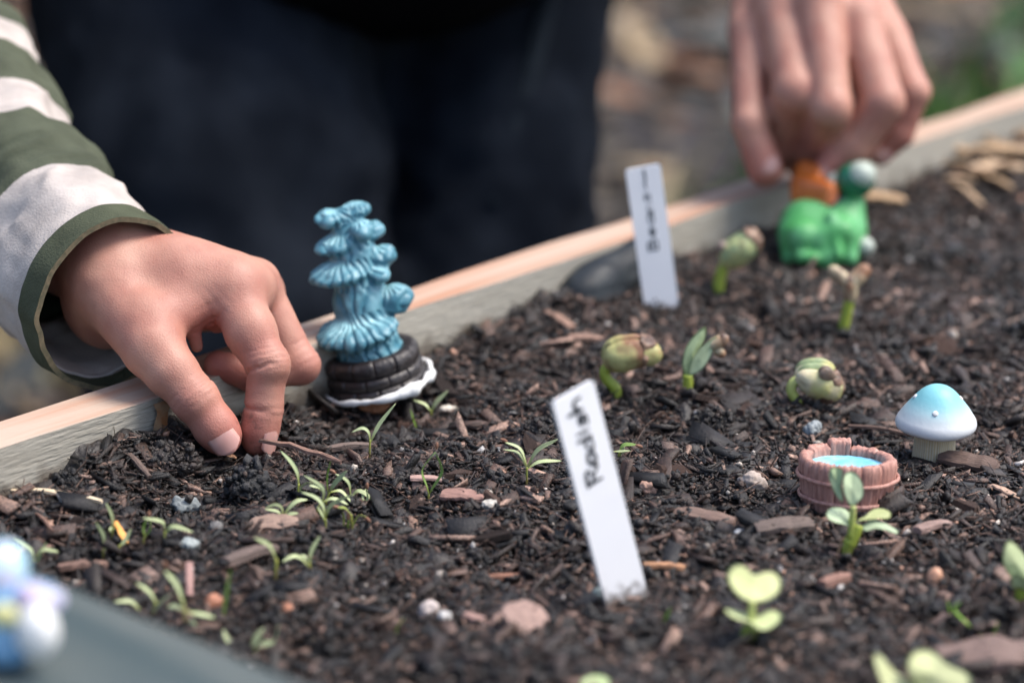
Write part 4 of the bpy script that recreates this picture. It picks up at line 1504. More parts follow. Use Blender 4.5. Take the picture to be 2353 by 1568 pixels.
# ---- green frog figurine under the reaching hand
M['frog'] = mat('frog_green_glaze', (0.06, 0.30, 0.085), 0.5, 0.4, col2=(0.12, 0.38, 0.16), nscale=120, bump=0.2)
M['frog_dark'] = mat('frog_dark_green_glaze', (0.012, 0.13, 0.065), 0.25, 0.5, coat=0.3)
M['frog_white'] = mat('frog_white_glaze', (0.46, 0.50, 0.44), 0.4, 0.4, col2=(0.33, 0.40, 0.33), nscale=300)
M['orange'] = mat('orange_glaze', (0.60, 0.155, 0.025), 0.3, 0.5, col2=(0.50, 0.12, 0.02), nscale=200, coat=0.2)
M['mouth'] = mat('dark_glaze', (0.008, 0.010, 0.014), 0.3, 0.5)
gb = S(1893, 588)
frog = thing('frog_figurine', 'glazed green frog figurine with orange hat under the reaching hand', 'figurine', gb)
dG = px(gb)[2] - 0.012
g3 = lambda u, v_, dd=0.0: P(u, v_, dG + dd)
gr_ = lambda r_: r_ * dG / F


def blob(name, build, mat_, parent, h=0.0006, m=0.004, noise_amp=0.0, pts=None):
    lo, hi = bounds(pts, m)
    fl = Field(lo, hi, h)
    build(fl)
    v, f = fl.mesh(); v = relax(v, f, 2)
    if noise_amp:
        v = v + vnormals(v, f) * (noise_amp * noise3(v * 220, 12))[:, None]
    o = link(name, mesh_np(name, v, f), mat_)
    adopt(parent, o)
    return o


def fbody(f):
    f.ell(g3(1888, 538, 0.004), (gr_(92), gr_(80), gr_(60)), None, 0.002)
    f.cone(g3(1945, 525, 0.0), g3(1962, 445, 0.004), gr_(42), gr_(24), 0.006)
    f.cone(g3(1825, 545, -0.002), g3(1812, 592, -0.004), gr_(36), gr_(17), 0.006)
    f.cone(g3(1890, 560, -0.006), g3(1900, 590, -0.009), gr_(46), gr_(30), 0.006)
    f.ell(g3(1935, 530, -0.009), (gr_(30), gr_(28), gr_(26)), None, 0.005)
    f.cone(g3(1945, 560, -0.006), g3(1955, 594, -0.009), gr_(26), gr_(16), 0.004)
    f.cone(g3(1845, 505, 0.004), g3(1910, 500, 0.004), gr_(46), gr_(42), 0.006)
    f.ell(g3(1845, 548, -0.007), (gr_(38), gr_(34), gr_(40)), None, 0.0015)
    f.cone(g3(1840, 590, -0.010), g3(1872, 594, -0.012), gr_(16), gr_(13), 0.002)
    f.cone(g3(1910, 500, -0.009), g3(1925, 585, -0.013), gr_(15), gr_(13), 0.0012)


blob('body', fbody, M['frog'], frog, pts=[g3(1780, 400), g3(2000, 610), g3(1890, 520, 0.022), g3(1890, 520, -0.022)], m=0.006)
blob('eye_socket', lambda f: f.ell(g3(1964, 414, 0.0), (gr_(46), gr_(42), gr_(42)), None, 0), M['frog_dark'], frog, pts=[g3(1966, 412)], m=0.012)
blob('eye', lambda f: f.ell(g3(1978, 402, -0.003), (gr_(34), gr_(32), gr_(32)), None, 0), M['frog_white'], frog, pts=[g3(1978, 402, -0.003)], m=0.012)
blob('eye', lambda f: f.ell(g3(1919, 428, 0.004), (gr_(26), gr_(28), gr_(32)), None, 0), M['frog_white'], frog, pts=[g3(1915, 425, 0.002)], m=0.012)
blob('toe', lambda f: f.ell(g3(1985, 566, -0.004), (gr_(24), gr_(22), gr_(22)), None, 0), M['frog_white'], frog, pts=[g3(1985, 566, -0.004)], m=0.012)
blob('toe', lambda f: f.ell(g3(1970, 572, -0.001), (gr_(28), gr_(24), gr_(24)), None, 0), M['frog_dark'], frog, pts=[g3(1970, 572)], m=0.012)


def hat(f):
    for a_ in (0, 0.5, 1):
        f.cone(g3(1838, 420 + 34 * a_, 0.010), g3(1908, 436 + 40 * a_, 0.000), gr_(22), gr_(20), 0.002)
    f.cone(g3(1850, 395, 0.014), g3(1880, 402, 0.010), gr_(28), gr_(26), 0.003)


blob('hat', hat, M['orange'], frog, pts=[g3(1830, 390), g3(1910, 470, -0.004), g3(1860, 430, 0.016)], m=0.010)
blob('hat_brim', lambda f: f.cone(g3(1925, 455, 0.0), g3(1908, 482, -0.002), gr_(15), gr_(13), 0.002), M['mouth'], frog, pts=[g3(1910, 465)], m=0.012)

# ---- blue figurine on the ledge, close to the lens
M['fig_blue'] = mat('figurine_blue_glaze', (0.09, 0.26, 0.50), 0.22, 0.5, col2=(0.20, 0.40, 0.62), nscale=140, contrast=(0.35, 0.65), coat=0.3)
M['fig_pale'] = mat('figurine_pale_glaze', (0.40, 0.62, 0.72), 0.22, 0.5, col2=(0.62, 0.46, 0.64), nscale=110, contrast=(0.4, 0.65), coat=0.3)
M['fig_yellow'] = mat('figurine_yellow_glaze', (0.62, 0.60, 0.28), 0.3, 0.5, coat=0.2)
lb = Z(20, 1530, LEDGE_Z)
fig = thing('blue_figurine', 'glazed blue figurine with white round feet standing on the grey ledge', 'figurine', lb)
dL = px(lb)[2]
l3 = lambda u, v_, dd=0.0: P(u, v_, dL + dd)
lr = lambda r_: r_ * dL / F


def b1(f):
    f.ell(l3(-20, 1420, 0.002), (lr(95), lr(80), lr(110)), None, 0.002)
    f.cone(l3(20, 1375, 0.0), l3(95, 1375, 0.0), lr(52), lr(40), 0.003)
    f.cone(l3(-60, 1390, 0.0), l3(-140, 1400, 0.0), lr(52), lr(36), 0.003)
    f.ell(l3(20, 1480, 0.0), (lr(60), lr(55), lr(50)), None, 0.003)


blob('body', b1, M['fig_blue'], fig, pts=[l3(-180, 1300, -0.004), l3(150, 1540, 0.010), l3(0, 1400, -0.012)], m=0.006)
blob('head', lambda f: (f.ell(l3(-8, 1318, 0.0), (lr(70), lr(62), lr(66)), None, 0.002), f.ell(l3(14, 1278, 0.0), (lr(34), lr(30), lr(30)), None, 0.004)), M['fig_pale'], fig, pts=[l3(-80, 1240, -0.008), l3(70, 1400, 0.008)], m=0.006)
blob('sleeve', lambda f: f.cone(l3(70, 1368, -0.004), l3(125, 1378, -0.004), lr(34), lr(26), 0.002), M['fig_pale'], fig, pts=[l3(70, 1368, -0.004), l3(125, 1378, -0.004)], m=0.008)
blob('button', lambda f: f.ell(l3(8, 1412, -0.0075), (lr(34), lr(22), lr(32)), None, 0), M['fig_yellow'], fig, pts=[l3(8, 1412, -0.008)], m=0.008)
blob('foot', lambda f: f.ell(l3(86, 1450, -0.006), (lr(50), lr(46), lr(66)), None, 0), M['white_paint'], fig, pts=[l3(86, 1450, -0.006)], m=0.010)
blob('foot', lambda f: f.ell(l3(-110, 1470, -0.004), (lr(50), lr(46), lr(62)), None, 0), M['white_paint'], fig, pts=[l3(-110, 1470, -0.004)], m=0.010)

# ---- plant labels
M['label'] = mat('white_plastic', (0.82, 0.82, 0.83), 0.45, 0.45, col2=(0.77, 0.77, 0.79), nscale=40)
add_dirt(M['label'], 0.000, 0.004, (0.10, 0.08, 0.065), nscale=500, amt=0.0015)
M['ink'] = mat('black_marker', (0.010, 0.013, 0.018), 0.5, 0.4)
GLY = {   # strokes on a unit em: x to the right, y up
    'R': [[(0.0, 0.0), (0.02, 0.98)], [(0.0, 0.95), (0.42, 0.92), (0.5, 0.72), (0.35, 0.53), (0.04, 0.48)], [(0.2, 0.48), (0.58, 0.0)]],
    'a': [[(0.42, 0.46), (0.18, 0.52), (0.0, 0.25), (0.14, 0.02), (0.36, 0.1), (0.44, 0.48)], [(0.44, 0.5), (0.42, 0.15), (0.56, 0.0)]],
    'd': [[(0.40, 0.42), (0.16, 0.5), (0.0, 0.22), (0.15, 0.0), (0.38, 0.12)], [(0.42, 0.98), (0.40, 0.0)]],
    'i': [[(0.1, 0.48), (0.1, 0.0)], [(0.1, 0.68), (0.11, 0.74)]],
    's': [[(0.36, 0.44), (0.16, 0.52), (0.04, 0.38), (0.3, 0.2), (0.26, 0.02), (0.0, 0.04)]],
    'h': [[(0.02, 1.0), (0.0, 0.0)], [(0.02, 0.3), (0.22, 0.5), (0.38, 0.38), (0.40, 0.0)]],
    'B': [[(0.0, 0.0), (0.0, 0.95)], [(0.0, 0.93), (0.36, 0.88), (0.36, 0.58), (0.04, 0.5), (0.44, 0.42), (0.42, 0.06), (0.0, 0.0)]],
    'e': [[(0.02, 0.26), (0.38, 0.28), (0.3, 0.5), (0.08, 0.42), (0.02, 0.16), (0.2, 0.0), (0.4, 0.08)]],
    'n': [[(0.02, 0.5), (0.02, 0.0)], [(0.02, 0.34), (0.2, 0.5), (0.36, 0.36), (0.38, 0.0)]],
    '~': [[(0.0, 0.3), (0.25, 0.4), (0.5, 0.28), (0.9, 0.34)]],
}


hr = np.random.default_rng(3)


def plant_label(label, T, Bm, Wv, width, text, t_start, t_end, cross, size, stroke, below=0.02):
    """a strip standing in the soil; T and Bm are the middle of its top and of its foot, Wv points across to the right"""
    L = np.asarray(Bm) - np.asarray(T); ln = np.linalg.norm(L); L = L / ln
    Wv = np.asarray(Wv, float); Wv = Wv - L * (Wv @ L); Wv /= np.linalg.norm(Wv)
    Nn = np.cross(L, Wv)
    if Nn @ FWD > 0:
        Nn = -Nn
    root = thing('plant_label', label, 'plant label', Bm, 'plant labels standing in the soil')
    full = ln + below
    r_ = 0.0012
    out = []
    w2 = width / 2
    for k in range(5):
        a_ = math.pi / 2 * k / 4
        out.append((-w2 + r_ - r_ * math.cos(a_), r_ - r_ * math.sin(a_)))
    for k in range(5):
        a_ = math.pi / 2 * k / 4
        out.append((w2 - r_ + r_ * math.sin(a_), r_ - r_ * math.cos(a_)))
    out += [(w2 * 0.98, full - 0.006), (0.0, full), (-w2 * 0.98, full - 0.006)]
    k = len(out)
    v = [np.asarray(T) + Wv * x_ + L * y_ + Nn * s_ * 0.00045 for s_ in (1, -1) for x_, y_ in out]
    f = [list(range(k)), list(range(k, 2 * k))[::-1]] + [(i, k + i, k + (i + 1) % k, (i + 1) % k) for i in range(k)]
    strip = link('strip', mesh_np('strip', v, f, smooth=False), M['label'])
    adopt(root, strip)
    # handwriting runs from the foot upwards, its feet towards the right edge
    total = sum((0.62 if c in 'RB' else 0.28 if c == 'i' else 0.95 if c == '~' else 0.56) for c in text)
    step = (t_end - t_start) / total          # both measured from the top edge, t_start is the lower end
    pos = t_start
    parts = []
    for c in text:
        wd = 0.62 if c in 'RB' else 0.28 if c == 'i' else 0.95 if c == '~' else 0.56
        for st in GLY[c]:
            pts = []
            for (gx_, gy_) in smooth_path([(q_[0], q_[1], 0) for q_ in st], max(2, 5 * (len(st) - 1) + 1))[:, :2]:
                al = pos + gx_ * step
                ac = cross + (-gy_ + 0.5) * size + 0.05 * size * math.sin(pos * 900)
                pts.append(np.asarray(T) + L * al + Wv * ac + Nn * 0.00058)
            pts = np.array(pts) + Wv * hr.normal(0, 0.00012) + L * hr.normal(0, 0.00010)
            tg = np.gradient(pts, axis=0); tg /= np.linalg.norm(tg, axis=1, keepdims=True) + 1e-12
            sd_ = np.cross(tg, Nn)
            e0, e1 = pts[0] - tg[0] * stroke * 0.5, pts[-1] + tg[-1] * stroke * 0.5
            P2 = np.vstack([e0, pts, e1]); S2 = np.vstack([sd_[0] * 0.4, sd_, sd_[-1] * 0.4])
            n_ = len(P2)
            S2 = S2 * (hr.uniform(0.75, 1.2) + 0.25 * np.sin(np.linspace(0, 5, n_) + hr.uniform(0, 6)))[:, None]
            vv = np.vstack([P2 + S2 * stroke / 2, P2 - S2 * stroke / 2, P2 + S2 * stroke / 2 - Nn * 0.0003, P2 - S2 * stroke / 2 - Nn * 0.0003])
            ff = []
            for i in range(n_ - 1):
                ff += [(i, i + 1, n_ + i + 1, n_ + i), (i, 2 * n_ + i, 2 * n_ + i + 1, i + 1), (n_ + i, n_ + i + 1, 3 * n_ + i + 1, 3 * n_ + i)]
            parts.append((vv, ff))
        pos += wd * step
    vv, ff = join(parts)
    wr_ = link('handwriting', mesh_np('handwriting', vv, ff, smooth=False), M['ink'])
    wr_.parent = strip
    fix_nested()
    return root


d0 = px(S(1444, 1396))[2]
dT = d0 * (1 - 215 / F)
plant_label('white plastic plant label handwritten Radish standing in the foreground soil', P(1314, 897, dT), P(1444, 1396, d0),
            P(1364, 870, dT + 0.0036) - P(1264, 925, dT - 0.0036), 0.0133, 'Radish', 0.0253, 0.0012, -0.0006, 0.0044, 0.00085)
d0 = px(S(1521, 714))[2]
dT = d0 * (1 - 100 / F)
plant_label('white plastic plant label with smudged handwriting in front of the dark stone', P(1476, 383, dT), P(1521, 714, d0),
            P(1515, 377, dT + 0.0008) - P(1437, 390, dT - 0.0008), 0.0123, 'Beans~', 0.0295, 0.0004, -0.0004, 0.0034, 0.0005)

# ---- dark smooth stone against the far board
M['slate'] = mat('dark_slate', (0.010, 0.014, 0.018), 0.55, 0.4, col2=(0.028, 0.035, 0.040), nscale=60, contrast=(0.45, 0.7), bump=0.5, bscale=300)
st = P(1425, 640, 0.853)
lo, hi = bounds([st], 0.04)
fl = Field(lo, hi, 0.0009)
bs = basis((0.10, -0.12, 1.0), (0.62, 0.76, 0.20))
fl.ell(st, (0.0280, 0.0085, 0.0110), bs, 0)
fl.ell(P(1360, 670, 0.840), (0.0150, 0.0085, 0.0085), bs, 0.006)
fl.ell(P(1470, 610, 0.866), (0.0130, 0.0085, 0.0085), bs, 0.006)
v, f = fl.mesh(); v = relax(v, f, 1)
v = v + vnormals(v, f) * (0.0016 * noise3(v * 60, 3) + 0.0007 * noise3(v * np.array((90, 90, 320)), 4))[:, None]
o = link('stone', mesh_np('stone', v, f), M['slate'])
tag(o, 'large dark blue grey stone lying against the far board', 'stone')


# ------------------------------------------------------------------ seedlings
M['leaf'] = mat('seedling_leaf', rough=0.5, spec=0.4, attr='Col', trans=0.12, bump=0.15, bscale=900)
M['stalk'] = mat('seedling_stalk', rough=0.5, spec=0.4, attr='Col', sss=0.1, sss_s=0.001)
M['husk'] = mat('seed_husk', (0.30, 0.16, 0.10), 0.7, 0.3, col2=(0.16, 0.07, 0.045), nscale=900, bump=0.5)
M['radish_leaf'] = mat('radish_leaf', rough=0.5, spec=0.4, attr='Col', trans=0.15, bump=0.25, bscale=500)
G_LEAF = np.array((0.50, 0.57, 0.30)); G_PALE = np.array((0.52, 0.58, 0.35)); G_STEM = np.array((0.31, 0.34, 0.07)); G_RED = np.array((0.10, 0.045, 0.03))
er = np.random.default_rng(21)


def blade(path, width, fold=0.25, twist=0.0, taper=0.55, thick=0.00012, up=(0, 0, 1.0), n=16, tip_col=None, col=None):
    """narrow cotyledon: widest past the middle, shallow fold, closed thin body"""
    p = smooth_path(path, n)
    T, Sd, B = frames(p, up)
    t = np.linspace(0, 1, n)
    w = width * (np.clip(t / 0.45, 0, 1) ** 0.75 * 0.75 + 0.25) * np.sqrt(np.clip((1 - t) / 0.30, 0, 1)) ** 1.1
    w = np.maximum(w, width * 0.08)
    rows = [(-1, fold), (-0.55, fold * 0.35), (0, 0), (0.55, fold * 0.35), (1, fold)]
    v = []
    for s_ in (1, -1):
        for i in range(n):
            ca, sa_ = math.cos(twist * t[i]), math.sin(twist * t[i])
            S2 = Sd[i] * ca + B[i] * sa_; B2 = -Sd[i] * sa_ + B[i] * ca
            for x_, z_ in rows:
                v.append(p[i] + S2 * x_ * w[i] + B2 * (z_ * w[i] + s_ * thick * (1 - 0.8 * abs(x_))))
    k = len(rows); o = n * k
    f = []
    for i in range(n - 1):
        for j in range(k - 1):
            q = i * k + j
            f += [(q, q + 1, q + k + 1, q + k), (o + q, o + q + k, o + q + k + 1, o + q + 1)]
    for i in range(n - 1):
        for j in (0, k - 1):
            q = i * k + j
            f.append((q, q + k, o + q + k, o + q))
    f.append([(n - 1) * k + j for j in range(k)] + [o + (n - 1) * k + j for j in range(k)][::-1])
    tt = np.tile(np.repeat(t, k), 2)[:, None]
    base = G_STEM * 0.9
    c = (G_LEAF if col is None else np.asarray(col))
    cc = base * np.clip(1 - tt / 0.35, 0, 1) + c * np.clip(tt / 0.35, 0, 1)
    return np.array(v), f, cc


def stalk(path, r0, r1, red=0.6, n=14):
    p = smooth_path(path, n)
    v, f = tube(p, np.linspace(r0, r1, n), 7)
    t = np.repeat(np.linspace(0, 1, n), 7)[:, None]
    a = np.clip((t - (red - 0.35)) / 0.5, 0, 1)
    return v, f, G_RED * (1 - a) + G_STEM * a


def husk_mesh(c, ax, l, r):
    ax = np.asarray(ax, float); bs = basis(ax, (0.3, 1, 0.2))
    v, f = lathe([(0.00005, -l), (r * 0.7, -l * 0.6), (r, 0), (r * 0.8, l * 0.6), (0.00005, l)], 8)
    return v @ bs + c, f


def seedling(label, base, stem, leaves, husks=(), lw=0.00051, sr=0.00029, lean=None, name='seedling', group='thin seedlings sprouting from the soil', cat='seedling', pale=0.0, dy=0.0):
    """base: pixel at the soil; stem and leaves: pixel polylines on the upright plane through the base, spread a little in depth"""
    b = S(*base) + np.array((0, 0, 0.0004))
    y0 = b[1]
    root = thing(name, label, cat, b, group)
    parts = []
    i = 0
    if stem:
        pts = [b - np.array((0, 0, 0.003))] + [V(u, v_, y0 - 0.0) for u, v_ in stem]
        v, f, c = stalk(pts, sr * 1.1, sr)
        parts.append(link('stem', mesh_np('stem', v, f, col=c), M['stalk']))
    for lf in leaves:
        lp, w, kw = lf if isinstance(lf, tuple) and isinstance(lf[0], list) else (lf, 1.0, {})
        n = len(lp)
        dep = er.uniform(-0.004, 0.002)
        pts = [V(u, v_, y0 + dep * (k / max(1, n - 1)) ** 1.3) for k, (u, v_) in enumerate(lp)]
        col = (G_LEAF * (1 - pale) + G_PALE * pale) * er.uniform(0.85, 1.12)
        if 'col' in kw:
            col = np.array(kw['col'])
        v, f, c = blade(pts, lw * w, twist=er.uniform(-0.3, 0.3), up=(0.30, -0.45, 0.85), col=col)
        parts.append(link('leaf', mesh_np('leaf', v, f, col=c), M['leaf']))
    for hu in husks:
        u, v_, ax = hu
        q = V(u, v_, y0)
        v, f = husk_mesh(q, ax, 0.0012, 0.00055)
        parts.append(link('seed_husk', mesh_np('seed_husk', v, f), M['husk']))
    adopt(root, *parts)
    return root


W_ = lambda lp, w, **kw: (lp, w, kw)
seedling('seedling with one long upright leaf beside the pinching fingertips', (684, 1163), [(684, 1140), (686, 1110)],
         [W_([(686, 1112), (682, 1085), (668, 1060), (644, 1035)], 1.25), W_([(687, 1140), (692, 1118), (706, 1108), (723, 1110), (733, 1113)], 0.8)])
seedling('low seedling with four spread leaves in front of the soil clod', (646, 1210), [(647, 1198), (649, 1186)],
         [[(649, 1187), (647, 1166), (632, 1158), (608, 1167)], [(648, 1187), (636, 1174), (608, 1169)], W_([(651, 1184), (667, 1163), (684, 1150), (707, 1147)], 1.15), [(650, 1187), (664, 1180), (686, 1178)]])
seedling('seedling with dark red stem and long arching leaves at the front of the dense clump', (747, 1229), [(748, 1210), (747, 1190)],
         [W_([(746, 1190), (742, 1163), (725, 1142), (690, 1129)], 1.1), W_([(749, 1185), (757, 1163), (780, 1147), (812, 1135)], 1.15), W_([(745, 1196), (739, 1181), (729, 1164)], 1.2)])
seedling('seedling at the middle of the dense clump with leaves folded to the left', (724, 1199), [(728, 1172), (741, 1152)],
         [W_([(741, 1152), (743, 1127), (732, 1111), (697, 1091)], 1.1), W_([(742, 1153), (760, 1145), (780, 1149), (800, 1159)], 1.1), W_([(741, 1130), (731, 1118), (710, 1115)], 1.2)])
seedling('tallest seedling at the back of the dense clump with one dark thin blade', (746, 1183), [(748, 1158), (757, 1130)],
         [W_([(753, 1132), (751, 1095), (759, 1058)], 0.65, col=(0.14, 0.26, 0.045)), W_([(756, 1131), (772, 1106), (797, 1081)], 1.35), W_([(758, 1130), (781, 1127), (797, 1142), (808, 1155)], 1.15)])
seedling('seedling with a husk on its leaf tip on the right of the dense clump', (801, 1173), [(804, 1155), (806, 1138)],
         [W_([(805, 1138), (802, 1113), (792, 1099), (770, 1088)], 1.0), W_([(807, 1141), (822, 1127), (841, 1135), (861, 1157)], 1.1)], [(765, 1083, (-0.8, 0, 0.6))])
seedling('small seedling with leaves still joined in a brown husk beside the dense clump', (835, 1178), [(836, 1162), (837, 1152)],
         [W_([(837, 1153), (833, 1140), (840, 1122)], 0.8), W_([(838, 1153), (845, 1143), (843, 1124)], 0.8)], [(843, 1116, (0.1, 0, 1))])
seedling('seedling bunch with bent yellow green stems and brown husks', (806, 1229), [(808, 1205), (806, 1180)],
         [W_([(806, 1182), (793, 1167), (775, 1165)], 0.75, col=(0.30, 0.36, 0.09)), W_([(785, 1230), (790, 1196), (787, 1174)], 0.55, col=(0.28, 0.33, 0.07)),
          W_([(809, 1226), (811, 1205), (824, 1183), (842, 1187)], 0.6, col=(0.30, 0.35, 0.08)), W_([(794, 1231), (798, 1212), (801, 1193)], 0.9, col=(0.25, 0.36, 0.06))],
         [(771, 1164, (-1, 0, 0.1)), (845, 1193, (0.6, 0, -0.7)), (800, 1186, (0.1, 0, 1))])
seedling('seedling whose two leaves form an open loop under one husk', (984, 1149), [(984, 1142), (985, 1135)],
         [W_([(985, 1136), (980, 1116), (970, 1090), (972, 1072), (1000, 1038)], 0.85, col=(0.24, 0.38, 0.10)), W_([(985, 1136), (995, 1118), (1014, 1088), (1013, 1068), (1000, 1038)], 0.85, col=(0.24, 0.38, 0.10))],
         [(1003, 1023, (0.1, 0, 1))])
seedling('two leaved seedling in front of the white trim of the fountain', (992, 968), [(991, 954), (990, 942)],
         [W_([(989, 944), (975, 928), (947, 918)], 1.15), W_([(991, 944), (1003, 922), (1029, 897)], 1.25)])
seedling('single thin blade standing beneath the white trim', (960, 995), None, [W_([(960, 994), (951, 968), (942, 938)], 0.6, col=(0.20, 0.33, 0.05))])
seedling('seedling with one drooping and one steep leaf right of the forefinger', (848, 1064), [(849, 1040), (850, 1010)],
         [W_([(850, 1012), (846, 992), (832, 983), (807, 993)], 1.1), W_([(851, 1016), (862, 990), (877, 965), (909, 926)], 1.1)])
seedling('four leaved seedling beside the handwritten plant label', (1208, 1127), [(1210, 1100), (1210, 1072)],
         [W_([(1209, 1074), (1190, 1040), (1156, 1032)], 0.9), W_([(1210, 1070), (1194, 1030), (1156, 1014)], 0.95), W_([(1211, 1072), (1236, 1032), (1282, 1008)], 1.1), W_([(1212, 1076), (1240, 1060), (1290, 1058)], 1.0)],
         [(1158, 1011, (-1, 0, 0.4))])
seedling('seedling half hidden behind the handwritten plant label', (1417, 1068), [(1420, 1050), (1423, 1038)],
         [W_([(1422, 1040), (1433, 1021), (1464, 1021)], 0.95, col=(0.26, 0.40, 0.10)), W_([(1408, 1037), (1425, 1036), (1449, 1035)], 0.8), W_([(1423, 1048), (1432, 1036), (1434, 1026)], 0.9)],
         [(1468, 1024, (1, 0, -0.3))])
seedling('seedling nearest the blue figurine with four short leaves', (78, 1314), [(78, 1300), (77, 1284)],
         [W_([(77, 1284), (70, 1261), (32, 1234)], 1.0), W_([(81, 1298), (92, 1274), (107, 1246)], 1.1), W_([(79, 1280), (100, 1262), (136, 1267)], 0.95), W_([(76, 1288), (68, 1294), (61, 1302)], 1.1)])
seedling('dark stemmed seedling just left of the orange sliver', (237, 1292), [(237, 1272), (238, 1252)], [W_([(238, 1254), (237, 1227), (220, 1199)], 1.05), W_([(238, 1263), (241, 1256), (245, 1246)], 1.5)])
seedling('upright seedling directly behind the orange sliver', (255, 1254), [(257, 1236), (259, 1212)], [W_([(259, 1214), (257, 1184), (243, 1154)], 1.1), W_([(252, 1222), (256, 1216), (264, 1211)], 1.5)])
seedling('short seedling crossing over the orange sliver', (271, 1282), [(272, 1266), (274, 1252)], [W_([(274, 1254), (288, 1240), (301, 1215)], 1.1)])
seedling('seedling with twisted joined leaves and dark husk right of the orange sliver', (327, 1260), [(329, 1245), (333, 1230)],
         [W_([(333, 1232), (329, 1212), (337, 1190)], 1.0, col=(0.24, 0.38, 0.09)), W_([(334, 1231), (346, 1214), (344, 1193)], 0.9, col=(0.24, 0.38, 0.09))], [(342, 1182, (0.1, 0, 1))])
seedling('seedling with two leaves spread flat like a letter T', (378, 1257), [(378, 1238), (378, 1220)], [W_([(378, 1222), (372, 1198), (327, 1189)], 1.05), W_([(380, 1226), (398, 1208), (445, 1222)], 1.05)])
seedling('blurred seedling with a single pale leaf right of the brown bark chip', (629, 1346), [(633, 1315), (635, 1284)], [W_([(635, 1288), (618, 1252), (583, 1234)], 1.2)], sr=0.0004)
seedling('blurred seedling with three curved leaves in a row', (716, 1318), [(713, 1305), (711, 1292)],
         [W_([(712, 1304), (690, 1281), (672, 1277), (647, 1290)], 1.1), W_([(711, 1294), (697, 1276), (682, 1281)], 1.0), W_([(711, 1292), (716, 1263), (735, 1230)], 1.1)])
seedling('blurred foreground seedling with one leaf bending left', (326, 1417), [(325, 1410), (324, 1402)], [W_([(324, 1404), (300, 1381), (262, 1382)], 1.25)], pale=0.3)
seedling('blurred foreground seedling with a leaf crossing to the upper left', (345, 1423), [(352, 1400), (361, 1384)], [W_([(360, 1388), (343, 1360), (313, 1338)], 1.35), W_([(346, 1418), (366, 1386), (397, 1362)], 0.8)], pale=0.3)
seedling('tall blurred foreground seedling beside the pink splinter', (425, 1452), [(425, 1425), (425, 1398)],
         [W_([(425, 1400), (406, 1344), (378, 1310)], 1.5), W_([(424, 1404), (404, 1392), (385, 1393)], 1.2), W_([(427, 1404), (460, 1410), (494, 1418)], 1.1), W_([(427, 1440), (440, 1425), (452, 1438)], 1.0)], [(380, 1298, (-0.3, 0, 1))], pale=0.3)
seedling('blurred upright seedling in front of the round orange seed', (511, 1434), None, [W_([(511, 1432), (516, 1390), (522, 1350), (529, 1309)], 1.1, col=(0.28, 0.42, 0.10))], pale=0.2)
seedling('lowest blurred seedling with wide short leaves near the ledge edge', (577, 1497), None,
         [W_([(577, 1497), (545, 1492), (522, 1468), (513, 1445)], 1.5), W_([(577, 1496), (588, 1466), (606, 1441)], 1.6), W_([(580, 1497), (604, 1480), (628, 1474)], 1.4), W_([(600, 1492), (630, 1474), (640, 1434)], 1.0)], pale=0.35)
for lab, pth_ in (('tiny green blade beside the foot of the handwritten label', [(1520, 1440), (1529, 1418), (1540, 1396)]),
                  ('tiny forked green shoot under the small orange seed', [(2183, 1422), (2180, 1400), (2176, 1380)]),
                  ('tiny green blade below the forked shoot', [(2272, 1475), (2282, 1452), (2292, 1428)]),
                  ('tiny bent green shoot beside the white pebbles', [(918, 1470), (909, 1448), (926, 1420)]),
                  ('tiny yellow green shoot standing behind the toy mushroom', [(2176, 905), (2198, 896), (2222, 892)])):
    lv = [W_(pth_, 1.1, col=(0.20, 0.36, 0.05))]
    if 'forked' in lab:
        lv.append(W_([pth_[0], (2192, 1402), (2206, 1382)], 1.0, col=(0.20, 0.36, 0.05)))
    seedling(lab, pth_[0], None, lv, name='shoot', cat='shoot', group='tiny green shoots')


# ---- radish seedlings with rounded cotyledons
def disc_leaf(outline, mid, normal_out, cup=0.0006, thick=0.0002, col=(0.42, 0.50, 0.22), rings=6):
    """outline: world points round the leaf; the blade bulges away from its rim"""
    o_ = np.array(outline); m = np.asarray(mid); k = len(o_)
    nn = np.asarray(normal_out, float); nn = nn / np.linalg.norm(nn)
    v = []
    for s_ in (1, -1):
        v.append(m + nn * (s_ * thick - cup))
        for r_ in range(1, rings + 1):
            t = r_ / rings
            for p_ in o_:
                v.append(m + (p_ - m) * t + nn * (-cup * (1 - t * t) + s_ * thick * (1 - t ** 4)))
    f = []
    L = 1 + rings * k
    for side in (0, 1):
        o2 = side * L
        for j in range(k):
            q = [(o2, o2 + 1 + j, o2 + 1 + (j + 1) % k)]
            for r_ in range(rings - 1):
                a = o2 + 1 + r_ * k
                q.append((a + j, a + k + j, a + k + (j + 1) % k, a + (j + 1) % k))
            f += [x[::-1] for x in q] if side else q
    a = 1 + (rings - 1) * k
    for j in range(k):
        f.append((a + j, L + a + j, L + a + (j + 1) % k, a + (j + 1) % k))
    v = np.array(v)
    dist = np.linalg.norm(v - m, axis=1); dist /= dist.max()
    c = np.array(col)[None] * (0.93 + 0.12 * dist[:, None]) * (1 + 0.08 * noise3(v * 500, 3)[:, None])
    return v, f, c


